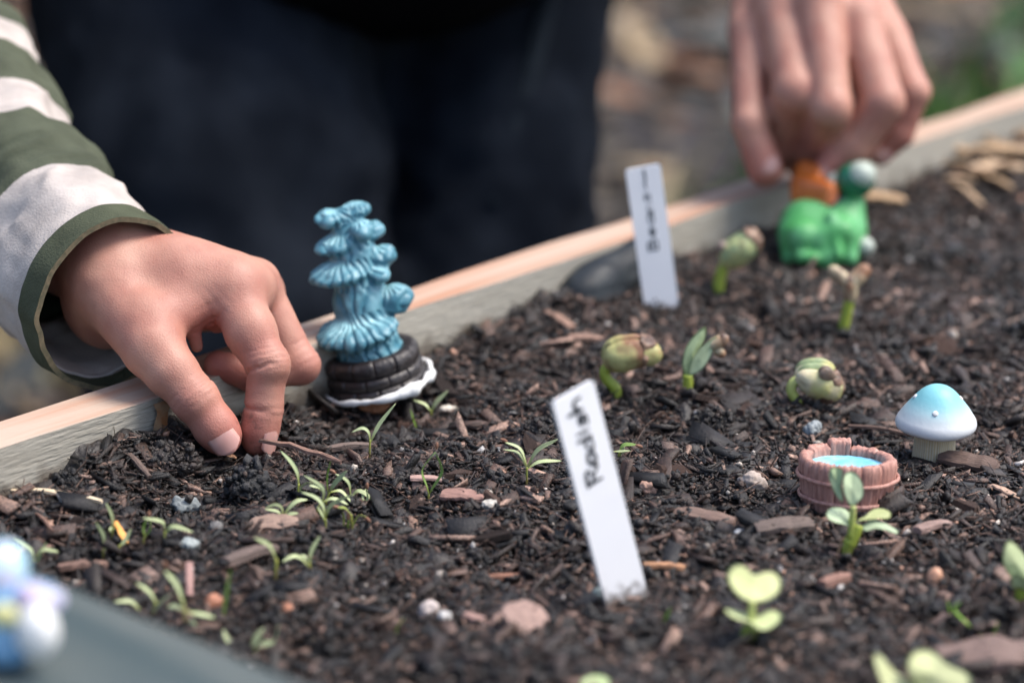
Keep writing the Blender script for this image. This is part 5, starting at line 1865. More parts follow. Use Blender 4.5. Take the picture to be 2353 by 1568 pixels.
def px_leaf(pts, y0, dys, mid, ymid, normal, n=36, **kw):
    loop = np.array(list(pts) + [pts[0]], float)
    q = np.array([(p_[0], p_[1], d_) for p_, d_ in zip(pts, dys)] , float)
    qq = np.vstack([q[-1], q, q[0], q[1]])
    T = np.linspace(0, len(q) - 1e-6, n, endpoint=False); i = T.astype(int); t = (T - i)[:, None]
    a, b, c, d = qq[i], qq[i + 1], qq[i + 2], qq[i + 3 if False else (i + 3) % len(qq)] if False else qq[np.minimum(i + 3, len(qq) - 1)]
    s_ = 0.5 * (2 * b + (c - a) * t + (2 * a - 5 * b + 4 * c - d) * t ** 2 + (3 * b - a - 3 * c + d) * t ** 3)
    return disc_leaf([V(u, v_, y0 + dy_) for u, v_, dy_ in s_], V(mid[0], mid[1], y0 + ymid), normal, **kw)


def radish(label, base, stems, leaves, extra=()):
    b = S(*base)
    y0 = b[1]
    root = thing('radish_seedling', label, 'seedling', b, 'radish seedlings with rounded leaves')
    parts = []
    for st_, r0, r1, cc in stems:
        pts = [V(u, v_, y0 + d_) for u, v_, d_ in st_]
        p = smooth_path(pts, 14)
        v, f = tube(p, np.linspace(r0, r1, 14), 9)
        t = np.repeat(np.linspace(0, 1, 14), 9)[:, None]
        c = np.array(cc[0]) * (1 - t) + np.array(cc[1]) * t
        parts.append(link('stem', mesh_np('stem', v, f, col=c), M['stalk']))
    for kw in leaves:
        v, f, c = px_leaf(kw['pts'], y0, kw['dy'], kw['mid'], kw['ymid'], kw['n'], cup=kw.get('cup', 0.0004), col=kw.get('col', (0.43, 0.50, 0.24)))
        parts.append(link('leaf', mesh_np('leaf', v, f, col=c), M['radish_leaf']))
    adopt(root, *parts)
    return root


GS, GS2, MAG = (0.30, 0.36, 0.05), (0.42, 0.46, 0.16), (0.10, 0.02, 0.035)
heart = [(1727, 1383), (1700, 1372), (1676, 1345), (1669, 1318), (1682, 1297), (1706, 1296), (1732, 1318), (1762, 1310), (1786, 1316), (1797, 1336), (1788, 1364), (1760, 1380)]
radish('radish seedling with an upright heart shaped leaf above a flat pair', (1715, 1476),
       [([(1715, 1482, 0), (1718, 1462, 0), (1722, 1440, 0)], 0.0016, 0.0019, (GS, GS)), ([(1722, 1440, 0), (1726, 1412, 0), (1728, 1380, 0.0)], 0.0010, 0.0008, (GS2, GS2))],
       [dict(pts=heart, dy=[0.0, 0.001, 0.004, 0.007, 0.009, 0.009, 0.007, 0.008, 0.008, 0.006, 0.003, 0.001], mid=(1732, 1343), ymid=0.0045, n=(0.05, -0.7, 0.7), cup=0.0003, col=(0.55, 0.58, 0.27)),
        dict(pts=[(1722, 1428), (1690, 1420), (1664, 1402), (1672, 1396), (1705, 1404), (1735, 1414), (1765, 1400), (1792, 1404), (1798, 1418), (1782, 1438), (1752, 1447)],
             dy=[-0.004, -0.004, -0.002, 0.003, 0.004, 0.002, 0.004, 0.003, 0.0, -0.004, -0.006], mid=(1732, 1424), ymid=-0.001, n=(0, -0.4, 0.9), cup=0.0006, col=(0.52, 0.58, 0.29))])
z4 = lambda x_, y_: ((2700 + x_ / 2.904) / 1.4945, (1440 + y_ / 2.904) / 1.4945)
radish('radish seedling with four rounded leaves in front of the stave tub', z4(575, 1395),
       [([(*z4(575, 1420), 0), (*z4(590, 1340), 0), (*z4(625, 1240), 0)], 0.0013, 0.0016, (MAG, GS)), ([(*z4(625, 1240), 0), (*z4(690, 1120), 0), (*z4(720, 1050), 0)], 0.0019, 0.0012, (GS, GS)),
        ([(*z4(640, 1180), -0.0005), (*z4(655, 1000), 0), (*z4(665, 860), 0)], 0.0011, 0.0008, (GS, GS2)), ([(*z4(610, 1250), 0.001), (*z4(560, 1190), 0.001), (*z4(500, 1380), -0.001)], 0.0005, 0.0004, ((0.30, 0.2, 0.1), (0.2, 0.12, 0.06)))],
       [dict(pts=[z4(x_, y_) for x_, y_ in ((640, 860), (580, 760), (560, 640), (580, 540), (640, 510), (710, 550), (765, 650), (765, 760), (710, 830))], dy=[0, 0, 0.001, 0.003, 0.004, 0.003, 0.002, 0.001, 0], mid=z4(660, 690), ymid=0.001, n=(0.25, -0.9, 0.3), col=(0.45, 0.55, 0.34)),
        dict(pts=[z4(x_, y_) for x_, y_ in ((560, 820), (500, 760), (450, 660), (420, 550), (440, 480), (500, 470), (560, 500), (550, 640), (555, 740))], dy=[0, 0.001, 0.002, 0.003, 0.003, 0.004, 0.002, 0.0, 0], mid=z4(500, 640), ymid=0.002, n=(-0.5, -0.8, 0.3), col=(0.42, 0.53, 0.30)),
        dict(pts=[z4(x_, y_) for x_, y_ in ((650, 1060), (560, 1040), (450, 1010), (395, 950), (420, 890), (500, 870), (590, 890), (650, 970))], dy=[0, -0.002, -0.003, -0.001, 0.001, 0.004, 0.004, 0.002], mid=z4(520, 960), ymid=0.0, n=(-0.2, -0.55, 0.8), col=(0.44, 0.54, 0.34)),
        dict(pts=[z4(x_, y_) for x_, y_ in ((740, 1080), (820, 1010), (930, 1005), (1040, 1060), (1115, 1110), (1095, 1135), (1000, 1100), (880, 1085), (790, 1110))], dy=[0, 0.002, 0.004, 0.003, 0.001, -0.001, -0.003, -0.003, -0.001], mid=z4(920, 1055), ymid=0.0, n=(0.15, -0.5, 0.85), col=(0.40, 0.49, 0.31)),
        dict(pts=[z4(x_, y_) for x_, y_ in ((690, 1010), (780, 960), (850, 900), (940, 880), (1040, 920), (1030, 980), (930, 985), (800, 1000))], dy=[0, 0.002, 0.005, 0.007, 0.006, 0.004, 0.002, 0.0], mid=z4(890, 945), ymid=0.003, n=(0.1, -0.5, 0.85), col=(0.36, 0.40, 0.17))])
radish('radish seedling with a pale folded leaf cut by the edge near the tub', (2348, 1395),
       [([(2346, 1400, 0), (2344, 1370, 0), (2346, 1345, 0)], 0.0016, 0.0014, (GS, GS))],
       [dict(pts=[(2342, 1350), (2318, 1320), (2303, 1290), (2308, 1250), (2322, 1240), (2345, 1262), (2368, 1300), (2366, 1340)], dy=[0, 0, -0.001, 0, 0.002, 0.003, 0.002, 0], mid=(2336, 1295), ymid=0.0, n=(-0.3, -0.8, 0.5), col=(0.46, 0.53, 0.29)),
        dict(pts=[(2344, 1355), (2322, 1345), (2330, 1318), (2360, 1330), (2390, 1350), (2380, 1370)], dy=[0, -0.003, -0.004, -0.004, -0.002, -0.002], mid=(2352, 1345), ymid=-0.003, n=(0, -0.6, 0.8), col=(0.42, 0.50, 0.27))])
radish('large blurred radish leaves at the very bottom near the thick bark', (2110, 1640),
       [([(2110, 1645, 0), (2112, 1600, 0), (2115, 1580, 0)], 0.0018, 0.0016, (GS, GS))],
       [dict(pts=[(2110, 1590), (2085, 1545), (2086, 1510), (2110, 1490), (2145, 1496), (2180, 1525), (2230, 1550), (2225, 1590), (2170, 1610)], dy=[0, -0.001, 0.001, 0.004, 0.005, 0.003, 0.001, -0.002, -0.002], mid=(2145, 1548), ymid=0.001, n=(0.1, -0.5, 0.85), col=(0.56, 0.59, 0.31)),
        dict(pts=[(2105, 1600), (2040, 1590), (2018, 1550), (2005, 1505), (2022, 1502), (2050, 1535), (2090, 1565)], dy=[0, -0.003, -0.002, 0, 0.002, 0.003, 0.002], mid=(2045, 1555), ymid=0.0, n=(-0.3, -0.6, 0.7), col=(0.56, 0.59, 0.32))])
radish('pale leaf tip of a radish seedling just rising at the bottom edge', (1372, 1600),
       [([(1372, 1605, 0), (1372, 1590, 0), (1372, 1580, 0)], 0.0014, 0.0012, (GS, GS))],
       [dict(pts=[(1372, 1590), (1340, 1580), (1335, 1562), (1362, 1548), (1392, 1552), (1408, 1572), (1395, 1588)], dy=[0, -0.001, 0.001, 0.004, 0.004, 0.001, -0.001], mid=(1370, 1568), ymid=0.001, n=(0, -0.5, 0.85), col=(0.40, 0.50, 0.25))])

# ---- bean sprouts
M['bean'] = mat('bean_flesh', rough=0.45, spec=0.4, attr='Col', sss=0.15, sss_s=0.001, bump=0.4, bscale=600)


def bean(label, base, stem, sr, lobes, leaves=(), stem_col=(GS, GS), coat=True):
    b = S(*base); y0 = b[1]
    root = thing('bean_sprout', label, 'sprout', b, 'bean sprouts pushing out of the soil')
    parts = []
    p = smooth_path([b - np.array((0, 0, 0.003))] + [V(u, v_, y0 + d_) for u, v_, d_ in stem], 18)
    v, f = tube(p, np.linspace(sr, sr * 0.85, 18), 10)
    t = np.repeat(np.linspace(0, 1, 18), 10)[:, None]
    parts.append(link('stem', mesh_np('stem', v, f, col=np.array(stem_col[0]) * (1 - t) + np.array(stem_col[1]) * t), M['stalk']))
    for kind, c, q, r0, r1, ca, cb in lobes:
        a_, e_ = V(c[0], c[1], y0 + c[2]), V(q[0], q[1], y0 + q[2])
        sc_ = px(a_)[2] / F
        lo, hi = bounds([a_, e_], max(r0, r1) * sc_ + 0.004)
        fl = Field(lo, hi, 0.00035)
        ln = np.linalg.norm(e_ - a_)
        bs = basis(np.cross(e_ - a_, (0, 1.0, 0.3)), e_ - a_)
        rm = 0.5 * (r0 + r1) * sc_
        fl.ell((a_ + e_) / 2, (ln / 2 + rm * 0.95, rm * 0.8, rm * 0.95), bs, 0)
        fl.cone(a_, (a_ + e_) / 2, r0 * sc_ * 0.72, rm * 0.7, rm * 0.5)
        fl.cone((a_ + e_) / 2, e_, rm * 0.7, r1 * sc_ * 0.72, rm * 0.5)
        vv, ff = fl.mesh(); vv = relax(vv, ff, 2)
        n_ = vnormals(vv, ff)
        loc_ = (vv - a_) @ bs.T
        groove = np.exp(-(loc_[:, 1] / (rm * 0.16)) ** 2)
        vv = vv + n_ * (rm * (0.13 * noise3(vv * 150, 4) + 0.04 * noise3(vv * 420, 5) - 0.22 * groove))[:, None]
        w_ = np.clip(0.68 - 0.60 * (loc_[:, 0] / (ln + rm)) + 0.8 * noise3(vv * 170, 6) + 0.45 * noise3(vv * 480, 8), 0, 1)[:, None]
        dk = np.clip(1.3 * noise3(vv * 300, 11) - 0.45, 0, 1)[:, None]
        cc = np.array(ca) * w_ + np.array(cb) * (1 - w_)
        parts.append(link(kind, mesh_np(kind, vv, ff, col=cc * (1 - 0.7 * dk) + np.array((0.06, 0.04, 0.03)) * 0.7 * dk), M['bean']))
        if kind == 'bean_half' and coat and lobes[0][1] is c:
            # torn brown seed coat still gripping the far end
            fl = Field(lo - 0.001, hi + 0.001, 0.00035)
            fl.ell((a_ + e_) / 2 + (e_ - a_) * 0.06, (ln / 2 + rm * 1.05, rm * 0.92, rm * 1.06), bs, 0)
            fl.ell(a_ - (e_ - a_) * 0.10 + np.array((0, 0, 0.35 * rm)), (ln * 0.5 + rm * 0.9, rm * 1.9, rm * 1.6), bs, 0, True)
            vc, fc = fl.mesh()
            if len(vc) > 20:
                vc = relax(vc, fc, 1)
                vc = vc + vnormals(vc, fc) * (rm * (0.12 * noise3(vc * 300, 14) + 0.06 * noise3(vc * 800, 15)))[:, None]
                wc = np.clip(0.5 + 0.9 * noise3(vc * 420, 16), 0, 1)[:, None]
                parts.append(link('seed_coat', mesh_np('seed_coat', vc, fc, col=np.array((0.30, 0.19, 0.125)) * wc + np.array((0.10, 0.06, 0.045)) * (1 - wc)), M['bean']))
    for kw in leaves:
        v, f, c = px_leaf(kw['pts'], y0, kw['dy'], kw['mid'], kw['ymid'], kw['n'], cup=kw.get('cup', 0.0008), col=kw['col'])
        parts.append(link('leaf', mesh_np('leaf', v, f, col=c), M['radish_leaf']))
    adopt(root, *parts)


YG, BRN, DBR, PALE, MG = (0.46, 0.44, 0.18), (0.24, 0.12, 0.065), (0.08, 0.055, 0.04), (0.62, 0.55, 0.36), (0.26, 0.33, 0.17)
z8 = lambda x_, y_: ((1800 + x_ / 1.7425) / 1.4945, (500 + y_ / 1.7425) / 1.4945)
bean('bean sprout bent over with a brown streaked bean behind the handwritten label', z8(545, 1520), [(*z8(548, 1460), 0), (*z8(500, 1405), 0), (*z8(480, 1350), 0), (*z8(520, 1290), 0)], 0.0019,
     [('bean_half', (*z8(570, 1250), 0), (*z8(660, 1225), 0), 48, 44, YG, BRN), ('bean_half', (*z8(660, 1230), -0.001), (*z8(740, 1240), 0), 38, 28, BRN, YG)])
bean('bean sprout with two upright pointed green leaves', z8(980, 1500), [(*z8(980, 1440), 0), (*z8(978, 1370), 0)], 0.0019,
     [('bean_half', (*z8(1130, 1190), 0.002), (*z8(1185, 1160), 0.002), 18, 12, PALE, BRN), ('bean_half', (*z8(1160, 1230), 0.002), (*z8(1180, 1245), 0.002), 14, 10, PALE, BRN)],
     [dict(pts=[z8(x_, y_) for x_, y_ in ((975, 1380), (945, 1320), (960, 1220), (1010, 1140), (1080, 1080), (1085, 1140), (1050, 1220), (1000, 1310))], dy=[0, 0, 0.001, 0.002, 0.003, 0.003, 0.002, 0], mid=z8(1000, 1240), ymid=0.0, n=(-0.5, -0.8, 0.3), col=(0.40, 0.50, 0.27)),
      dict(pts=[z8(x_, y_) for x_, y_ in ((985, 1375), (1000, 1290), (1060, 1200), (1150, 1140), (1140, 1190), (1110, 1270), (1060, 1340))], dy=[-0.001, -0.001, 0, 0.001, 0.001, 0, -0.001], mid=z8(1060, 1270), ymid=-0.001, n=(0.4, -0.85, 0.3), col=(0.42, 0.51, 0.31))])
bean('bean sprout arching over with a pale split bean behind the stave tub', z8(1650, 1560), [(*z8(1625, 1520), 0), (*z8(1595, 1465), 0), (*z8(1615, 1410), 0), (*z8(1680, 1395), 0)], 0.0017,
     [('bean_half', (*z8(1710, 1395), 0), (*z8(1800, 1430), 0), 36, 48, PALE, YG), ('bean_half', (*z8(1700, 1350), 0.002), (*z8(1790, 1350), 0.002), 34, 30, MG, YG), ('bean_skin', (*z8(1800, 1360), -0.003), (*z8(1890, 1440), 0), 26, 10, DBR, (0.30, 0.22, 0.16))], stem_col=(GS, (0.5, 0.52, 0.2)))
bean('bean sprout with an upright pale green bean beside the far board', z8(1160, 880), [(*z8(1165, 820), 0), (*z8(1185, 740), 0), (*z8(1215, 690), 0)], 0.0022,
     [('bean_half', (*z8(1260, 650), 0), (*z8(1320, 590), 0), 40, 34, YG, MG), ('bean_skin', (*z8(1195, 610), 0.001), (*z8(1225, 660), 0.001), 18, 14, (0.4, 0.32, 0.28), BRN)])
bean('withered bean sprout with two brown curled halves at the middle right', z8(1905, 1115), [(*z8(1915, 1060), 0), (*z8(1935, 970), 0), (*z8(1950, 900), 0)], 0.0020,
     [('bean_half', (*z8(1950, 900), 0), (*z8(1945, 830), 0), 19, 20, PALE, BRN), ('bean_half', (*z8(1940, 830), 0), (*z8(1850, 750), 0.002), 18, 16, BRN, PALE), ('bean_half', (*z8(1960, 830), 0), (*z8(2030, 750), 0.002), 16, 20, PALE, BRN)])


# ------------------------------------------------------------------ loose pieces on the soil that stand out
def chip(label, cat, name, u, v, length, width, thick, yaw, tilt=0.1, roll=0.0, colr=(0.3, 0.2, 0.15), col2=None, group='loose chips and pebbles on the soil', asp_pts=None, rough=0.75, seed=0, lift=0.0012, point=0.85):
    r = np.random.default_rng(seed + int(u * 7 + v))
    k = 12
    L2, W2 = length / 2, width / 2
    n = 9
    top, bot = [], []
    X = np.linspace(-L2, L2, n)
    prof = 1 - (1 - point) * np.abs(np.linspace(-1, 1, n)) ** 2.2
    v_, f_ = [], []
    for i in range(n):
        wv = W2 * prof[i] * r.uniform(0.85, 1.1)
        zc = 0.06 * length * math.sin(i / (n - 1) * math.pi) * r.uniform(0.5, 1)
        for (sy, sz) in ((-1, -0.5), (-0.92, 0.7), (-0.3, 1.0), (0.35, 0.95), (0.95, 0.6), (1, -0.5)):
            v_.append((X[i] + r.normal(0, length * 0.012), sy * wv + r.normal(0, width * 0.02), zc + sz * thick / 2 * r.uniform(0.85, 1.1)))
    m = 6
    for i in range(n - 1):
        for j in range(m):
            q = (j + 1) % m
            f_.append((i * m + j, (i + 1) * m + j, (i + 1) * m + q, i * m + q))
    f_ += [list(range(m)), [(n - 1) * m + j for j in range(m)][::-1]]
    me = mesh_np(name, v_, f_, smooth=False)
    key = 'chip_%.3f_%.3f_%.3f' % colr
    if key not in M:
        c2 = col2 or tuple(0.55 * c for c in colr)
        M[key] = mat(name + '_surface', colr, rough, 0.35, col2=c2, nscale=1.0, stretch=(220, 1300, 1300), contrast=(0.4, 0.75), bump=0.8, bscale=1.3)
    o = link(name, me, M[key])
    p = S(u, v)
    o.location = Vector(p) + Vector((0, 0, lift + thick * 0.35))
    o.rotation_euler = (roll, tilt, yaw)
    tag(o, label, cat, group)
    return o


def pebble(label, u, v, r0, colr, sq=(1, 0.9, 0.75), name='pebble', cat='pebble', col2=None, rough=0.6, yaw=0.4, lift=0.3, group='loose chips and pebbles on the soil', namp=0.16):
    p = S(u, v)
    fl = Field(-np.ones(3) * r0 * 1.5, np.ones(3) * r0 * 1.5, r0 / 9)
    fl.ell((0, 0, 0), np.array(sq) * r0)
    vv, ff = fl.mesh()
    vv = relax(vv, ff, 2)
    vv = vv + vnormals(vv, ff) * (r0 * namp * noise3(vv / r0 * 1.7 + u, 3) + r0 * namp * 0.45 * noise3(vv / r0 * 4.5 + v, 5) + (r0 * namp * 0.35 * noise3(vv / r0 * 11 + v, 7) if cat == 'clod' else 0))[:, None]
    key = 'peb_%.3f_%.3f_%.3f' % colr
    if key not in M:
        M[key] = mat(name + '_surface', colr, rough, 0.4, col2=col2 or tuple(0.7 * c for c in colr), nscale=600, bump=0.6, bscale=900)
    o = link(name, mesh_np(name, vv, ff), M[key])
    o.location = Vector(p) + Vector((0, 0, 0.001 + r0 * lift)); o.rotation_euler = (0.1, 0.15, yaw)
    tag(o, label, cat, group)
    return o


mmx = 0.001
TAN, PINK, REDB, GREYB = (0.30, 0.205, 0.16), (0.40, 0.25, 0.21), (0.24, 0.115, 0.075), (0.15, 0.11, 0.095)
chip('long cream sliver of straw lying against the pale board', 'straw', 'straw_sliver', 132, 1152, 27 * mmx, 2.3 * mmx, 1.2 * mmx, -0.30, 0.0, colr=(0.66, 0.54, 0.38), col2=(0.58, 0.44, 0.28), point=0.6)
chip('bright orange sliver among the seedlings near the blue figurine', 'splinter', 'orange_sliver', 279, 1258, 10 * mmx, 1.9 * mmx, 1.0 * mmx, -1.12, 0.25, colr=(0.80, 0.36, 0.09), col2=(0.75, 0.45, 0.16), point=0.6, lift=0.004)
chip('terracotta shard leaning on the white trim of the fountain', 'shard', 'terracotta_shard', 858, 955, 10 * mmx, 5.5 * mmx, 1.6 * mmx, 0.25, 0.1, 0.9, colr=(0.36, 0.15, 0.07), point=0.25, lift=0.003)
chip('pale diamond shaped bark chip below the handwritten label', 'bark chip', 'bark_chip', 1205, 1450, 12 * mmx, 10 * mmx, 2.0 * mmx, 0.7, 0.1, 0.55, colr=(0.32, 0.215, 0.18), col2=(0.20, 0.13, 0.11), point=0.55, lift=0.003)
chip('narrow pink chip just left of the diamond shaped chip', 'bark chip', 'bark_chip', 1103, 1443, 10 * mmx, 3.4 * mmx, 1.6 * mmx, -0.75, colr=(0.42, 0.26, 0.215))
chip('red brown stick pointing at the foot of the handwritten label', 'stick', 'wood_stick', 1160, 1345, 15 * mmx, 2.6 * mmx, 2.0 * mmx, 0.35, colr=REDB)
chip('flat tan bark chip beneath the dense seedling clump', 'bark chip', 'bark_chip', 630, 1226, 13 * mmx, 6.5 * mmx, 2.4 * mmx, 0.15, 0.0, 0.3, colr=TAN, point=0.5, lift=0.002)
chip('long grey brown bark stick among the blurred seedlings', 'bark chip', 'bark_chip', 583, 1300, 19 * mmx, 4.6 * mmx, 3.0 * mmx, 0.85, colr=GREYB, lift=0.002)
chip('pink splinter standing beside the tall blurred seedling', 'splinter', 'wood_splinter', 437, 1372, 11 * mmx, 1.9 * mmx, 1.5 * mmx, -1.45, 0.55, colr=(0.40, 0.24, 0.21), lift=0.004)
chip('brown bark chip at the edge of the grey ledge', 'bark chip', 'bark_chip', 192, 1322, 13 * mmx, 3.4 * mmx, 2.0 * mmx, 0.42, colr=(0.19, 0.115, 0.09), lift=0.002)
chip('flat pink chip lying under the looped seedling', 'bark chip', 'bark_chip', 978, 1118, 9 * mmx, 3.2 * mmx, 1.2 * mmx, 0.15, colr=(0.42, 0.27, 0.23), lift=0.002)
chip('pink oblong chip between the looped seedling and the label', 'bark chip', 'bark_chip', 1062, 1158, 12 * mmx, 5 * mmx, 1.5 * mmx, -0.22, 0.0, 0.25, colr=(0.33, 0.19, 0.155), lift=0.002)
chip('dark bark chip leaning against the toy mushroom stem', 'bark chip', 'bark_chip', 2222, 1090, 17 * mmx, 6 * mmx, 2.4 * mmx, -0.45, 0.05, 0.4, colr=(0.13, 0.085, 0.068), lift=0.003)
chip('long brown bark chip left of the four leaved radish seedling', 'bark chip', 'bark_chip', 1618, 1212, 17 * mmx, 5 * mmx, 2.6 * mmx, -0.45, 0.0, 0.2, colr=(0.19, 0.125, 0.10), lift=0.002)
chip('wide weathered bark chip below the stave tub', 'bark chip', 'bark_chip', 1800, 1232, 16 * mmx, 6 * mmx, 2.6 * mmx, 0.25, 0.0, 0.25, colr=(0.14, 0.105, 0.09), lift=0.002)
chip('thick pinkish bark slab cut by the lower corner', 'bark chip', 'bark_chip', 2300, 1548, 30 * mmx, 11 * mmx, 5 * mmx, 0.10, 0.0, 0.2, colr=(0.20, 0.135, 0.115), lift=0.002)
chip('red brown stub right of the heart shaped leaf', 'stick', 'wood_stick', 1915, 1360, 11 * mmx, 3.6 * mmx, 3.0 * mmx, 0.8, colr=(0.27, 0.15, 0.115), lift=0.002)
chip('orange brown splinter beside the handwritten label foot', 'splinter', 'wood_splinter', 1525, 1322, 11 * mmx, 2.4 * mmx, 1.6 * mmx, 0.10, colr=(0.42, 0.22, 0.12), lift=0.002)
chip('pale wood piece among brown chips right of the radish seedling', 'bark chip', 'bark_chip', 2140, 1232, 13 * mmx, 4 * mmx, 2.2 * mmx, 0.7, colr=(0.30, 0.20, 0.17), lift=0.002)
chip('curled tan leaf scrap right of the toy mushroom', 'leaf scrap', 'leaf_scrap', 2308, 1155, 9 * mmx, 2.8 * mmx, 0.9 * mmx, -0.75, 0.2, colr=(0.45, 0.30, 0.22), point=0.3, lift=0.003)
chip('straight brown twig crossing behind the tub and mushroom', 'twig', 'twig', 2040, 1012, 24 * mmx, 1.6 * mmx, 1.4 * mmx, -0.22, colr=(0.15, 0.095, 0.075), lift=0.002)
chip('thin reddish twig running from the fingertips to the seedlings', 'twig', 'twig', 690, 1072, 26 * mmx, 2.0 * mmx, 1.6 * mmx, -0.42, colr=(0.24, 0.14, 0.105), point=0.4, lift=0.004)
chip('smooth grey twig lying behind the drooping seedling', 'twig', 'twig', 815, 1050, 18 * mmx, 2.6 * mmx, 2.2 * mmx, 0.42, colr=(0.17, 0.125, 0.105), lift=0.002)
chip('dark brown twig sloping beneath the pale board', 'twig', 'twig', 315, 1092, 17 * mmx, 1.8 * mmx, 1.5 * mmx, -1.0, 0.15, colr=(0.12, 0.085, 0.07), lift=0.003)
chip('brown twig ending at the left group of seedlings', 'twig', 'twig', 100, 1225, 17 * mmx, 1.0 * mmx, 1.0 * mmx, -1.05, 0.0, colr=(0.20, 0.115, 0.085), lift=0.003, point=0.5)
chip('orange chip of seed shell below the thumb nail', 'seed shell', 'seed_shell', 527, 1085, 7 * mmx, 3.6 * mmx, 1.0 * mmx, 1.2, 0.5, 0.4, colr=(0.47, 0.26, 0.15), point=0.4, lift=0.005)
chip('dry tan bark strip behind the far seedlings by the dark stone', 'bark chip', 'bark_chip', 1282, 752, 16 * mmx, 4 * mmx, 2 * mmx, -1.0, colr=(0.28, 0.17, 0.125), lift=0.002)
chip('flat tan chip in front of the dark stone', 'bark chip', 'bark_chip', 1342, 795, 11 * mmx, 5 * mmx, 2 * mmx, 0.15, colr=(0.29, 0.18, 0.135), lift=0.002)
STRAW = (0.46, 0.31, 0.18)
for i, (u, v, L, yw, lab) in enumerate(((2255, 330, 30, -0.3, 'broad tan straw strip beside the far board'), (2320, 372, 34, 0.15, 'tan straw strip lying flat at the far corner'), (2290, 412, 30, 0.5, 'tan straw strip nearest of the far corner heap'),
                                        (2205, 375, 34, -0.75, 'long straw strip slanting out of the far corner heap'), (2330, 300, 26, 0.6, 'short straw strip touching the far board'), (2020, 482, 20, 0.02, 'lone pale straw piece right of the green frog'), (2140, 345, 22, -0.4, 'tan straw strip below the far board edge'))):
    chip(lab, 'straw', 'straw_strip', u, v, L * mmx, (5 + i % 3) * mmx, 2 * mmx, yw, 0.1, 0.2, colr=STRAW if i % 2 else (0.52, 0.37, 0.24), point=0.6, lift=0.004)

WHT, GRY = (0.62, 0.60, 0.57), (0.24, 0.26, 0.265)
pebble('pinkish white pebble below the looped seedling in the blurred foreground', 985, 1418, 3.0 * mmx, (0.58, 0.50, 0.46), (1, 0.8, 0.9), yaw=0.9)
pebble('small white pebble touching the pinkish one', 1022, 1430, 1.9 * mmx, WHT)
pebble('rough pale stone chip between the label and the stave tub', 1728, 1125, 3.9 * mmx, (0.44, 0.36, 0.31), (1, 0.8, 0.72), namp=0.3)
pebble('blue grey stone among the left seedlings', 425, 1178, 4.0 * mmx, (0.20, 0.225, 0.23), (1.2, 0.7, 0.6), namp=0.3, yaw=0.5)
pebble('round grey stone just behind the stave tub', 1866, 1000, 3.0 * mmx, (0.26, 0.29, 0.30), namp=0.3)
pebble('round orange seed behind the blurred upright seedling', 492, 1398, 2.4 * mmx, (0.46, 0.20, 0.12), (1, 0.8, 0.9), 'seed', 'seed', namp=0.14, rough=0.5)
pebble('round orange seed alone in the blurred foreground', 656, 1412, 2.1 * mmx, (0.44, 0.19, 0.11), (1, 0.85, 0.8), 'seed', 'seed', namp=0.14, rough=0.5)
pebble('oval orange seed standing above the forked shoot', 2145, 1345, 3.0 * mmx, (0.62, 0.33, 0.21), (0.72, 0.7, 1.1), 'seed', 'seed', namp=0.04, rough=0.5)
pebble('cream seed shaped pebble right of the fountain trim', 1030, 952, 2.8 * mmx, (0.60, 0.54, 0.45), (1.2, 0.5, 0.5), yaw=0.5, namp=0.08)
pebble('white perlite grain at the foot of the front radish seedling', 1930, 1362, 1.4 * mmx, WHT)
pebble('pale pebble below the wide weathered bark chip', 1705, 1235, 1.8 * mmx, (0.56, 0.56, 0.55), (1.3, 0.7, 0.6))
pebble('white grain beside the heart shaped leaf', 1856, 1345, 1.7 * mmx, WHT, (1.2, 0.7, 0.6))
pebble('green grey pebble left of the label foot', 1375, 1382, 2.4 * mmx, (0.26, 0.31, 0.29), (0.8, 0.8, 1))
pebble('salmon stone chip right of the handwritten label', 1487, 1132, 2.6 * mmx, (0.50, 0.30, 0.22), namp=0.25)
pebble('small white stone among seedlings right of the orange sliver', 435, 1262, 2.2 * mmx, (0.36, 0.40, 0.39), (1.2, 0.8, 0.6), namp=0.3)
pebble('pale stone chip below the two leaved fountain seedling', 1122, 1178, 2.6 * mmx, (0.50, 0.47, 0.42), namp=0.3)


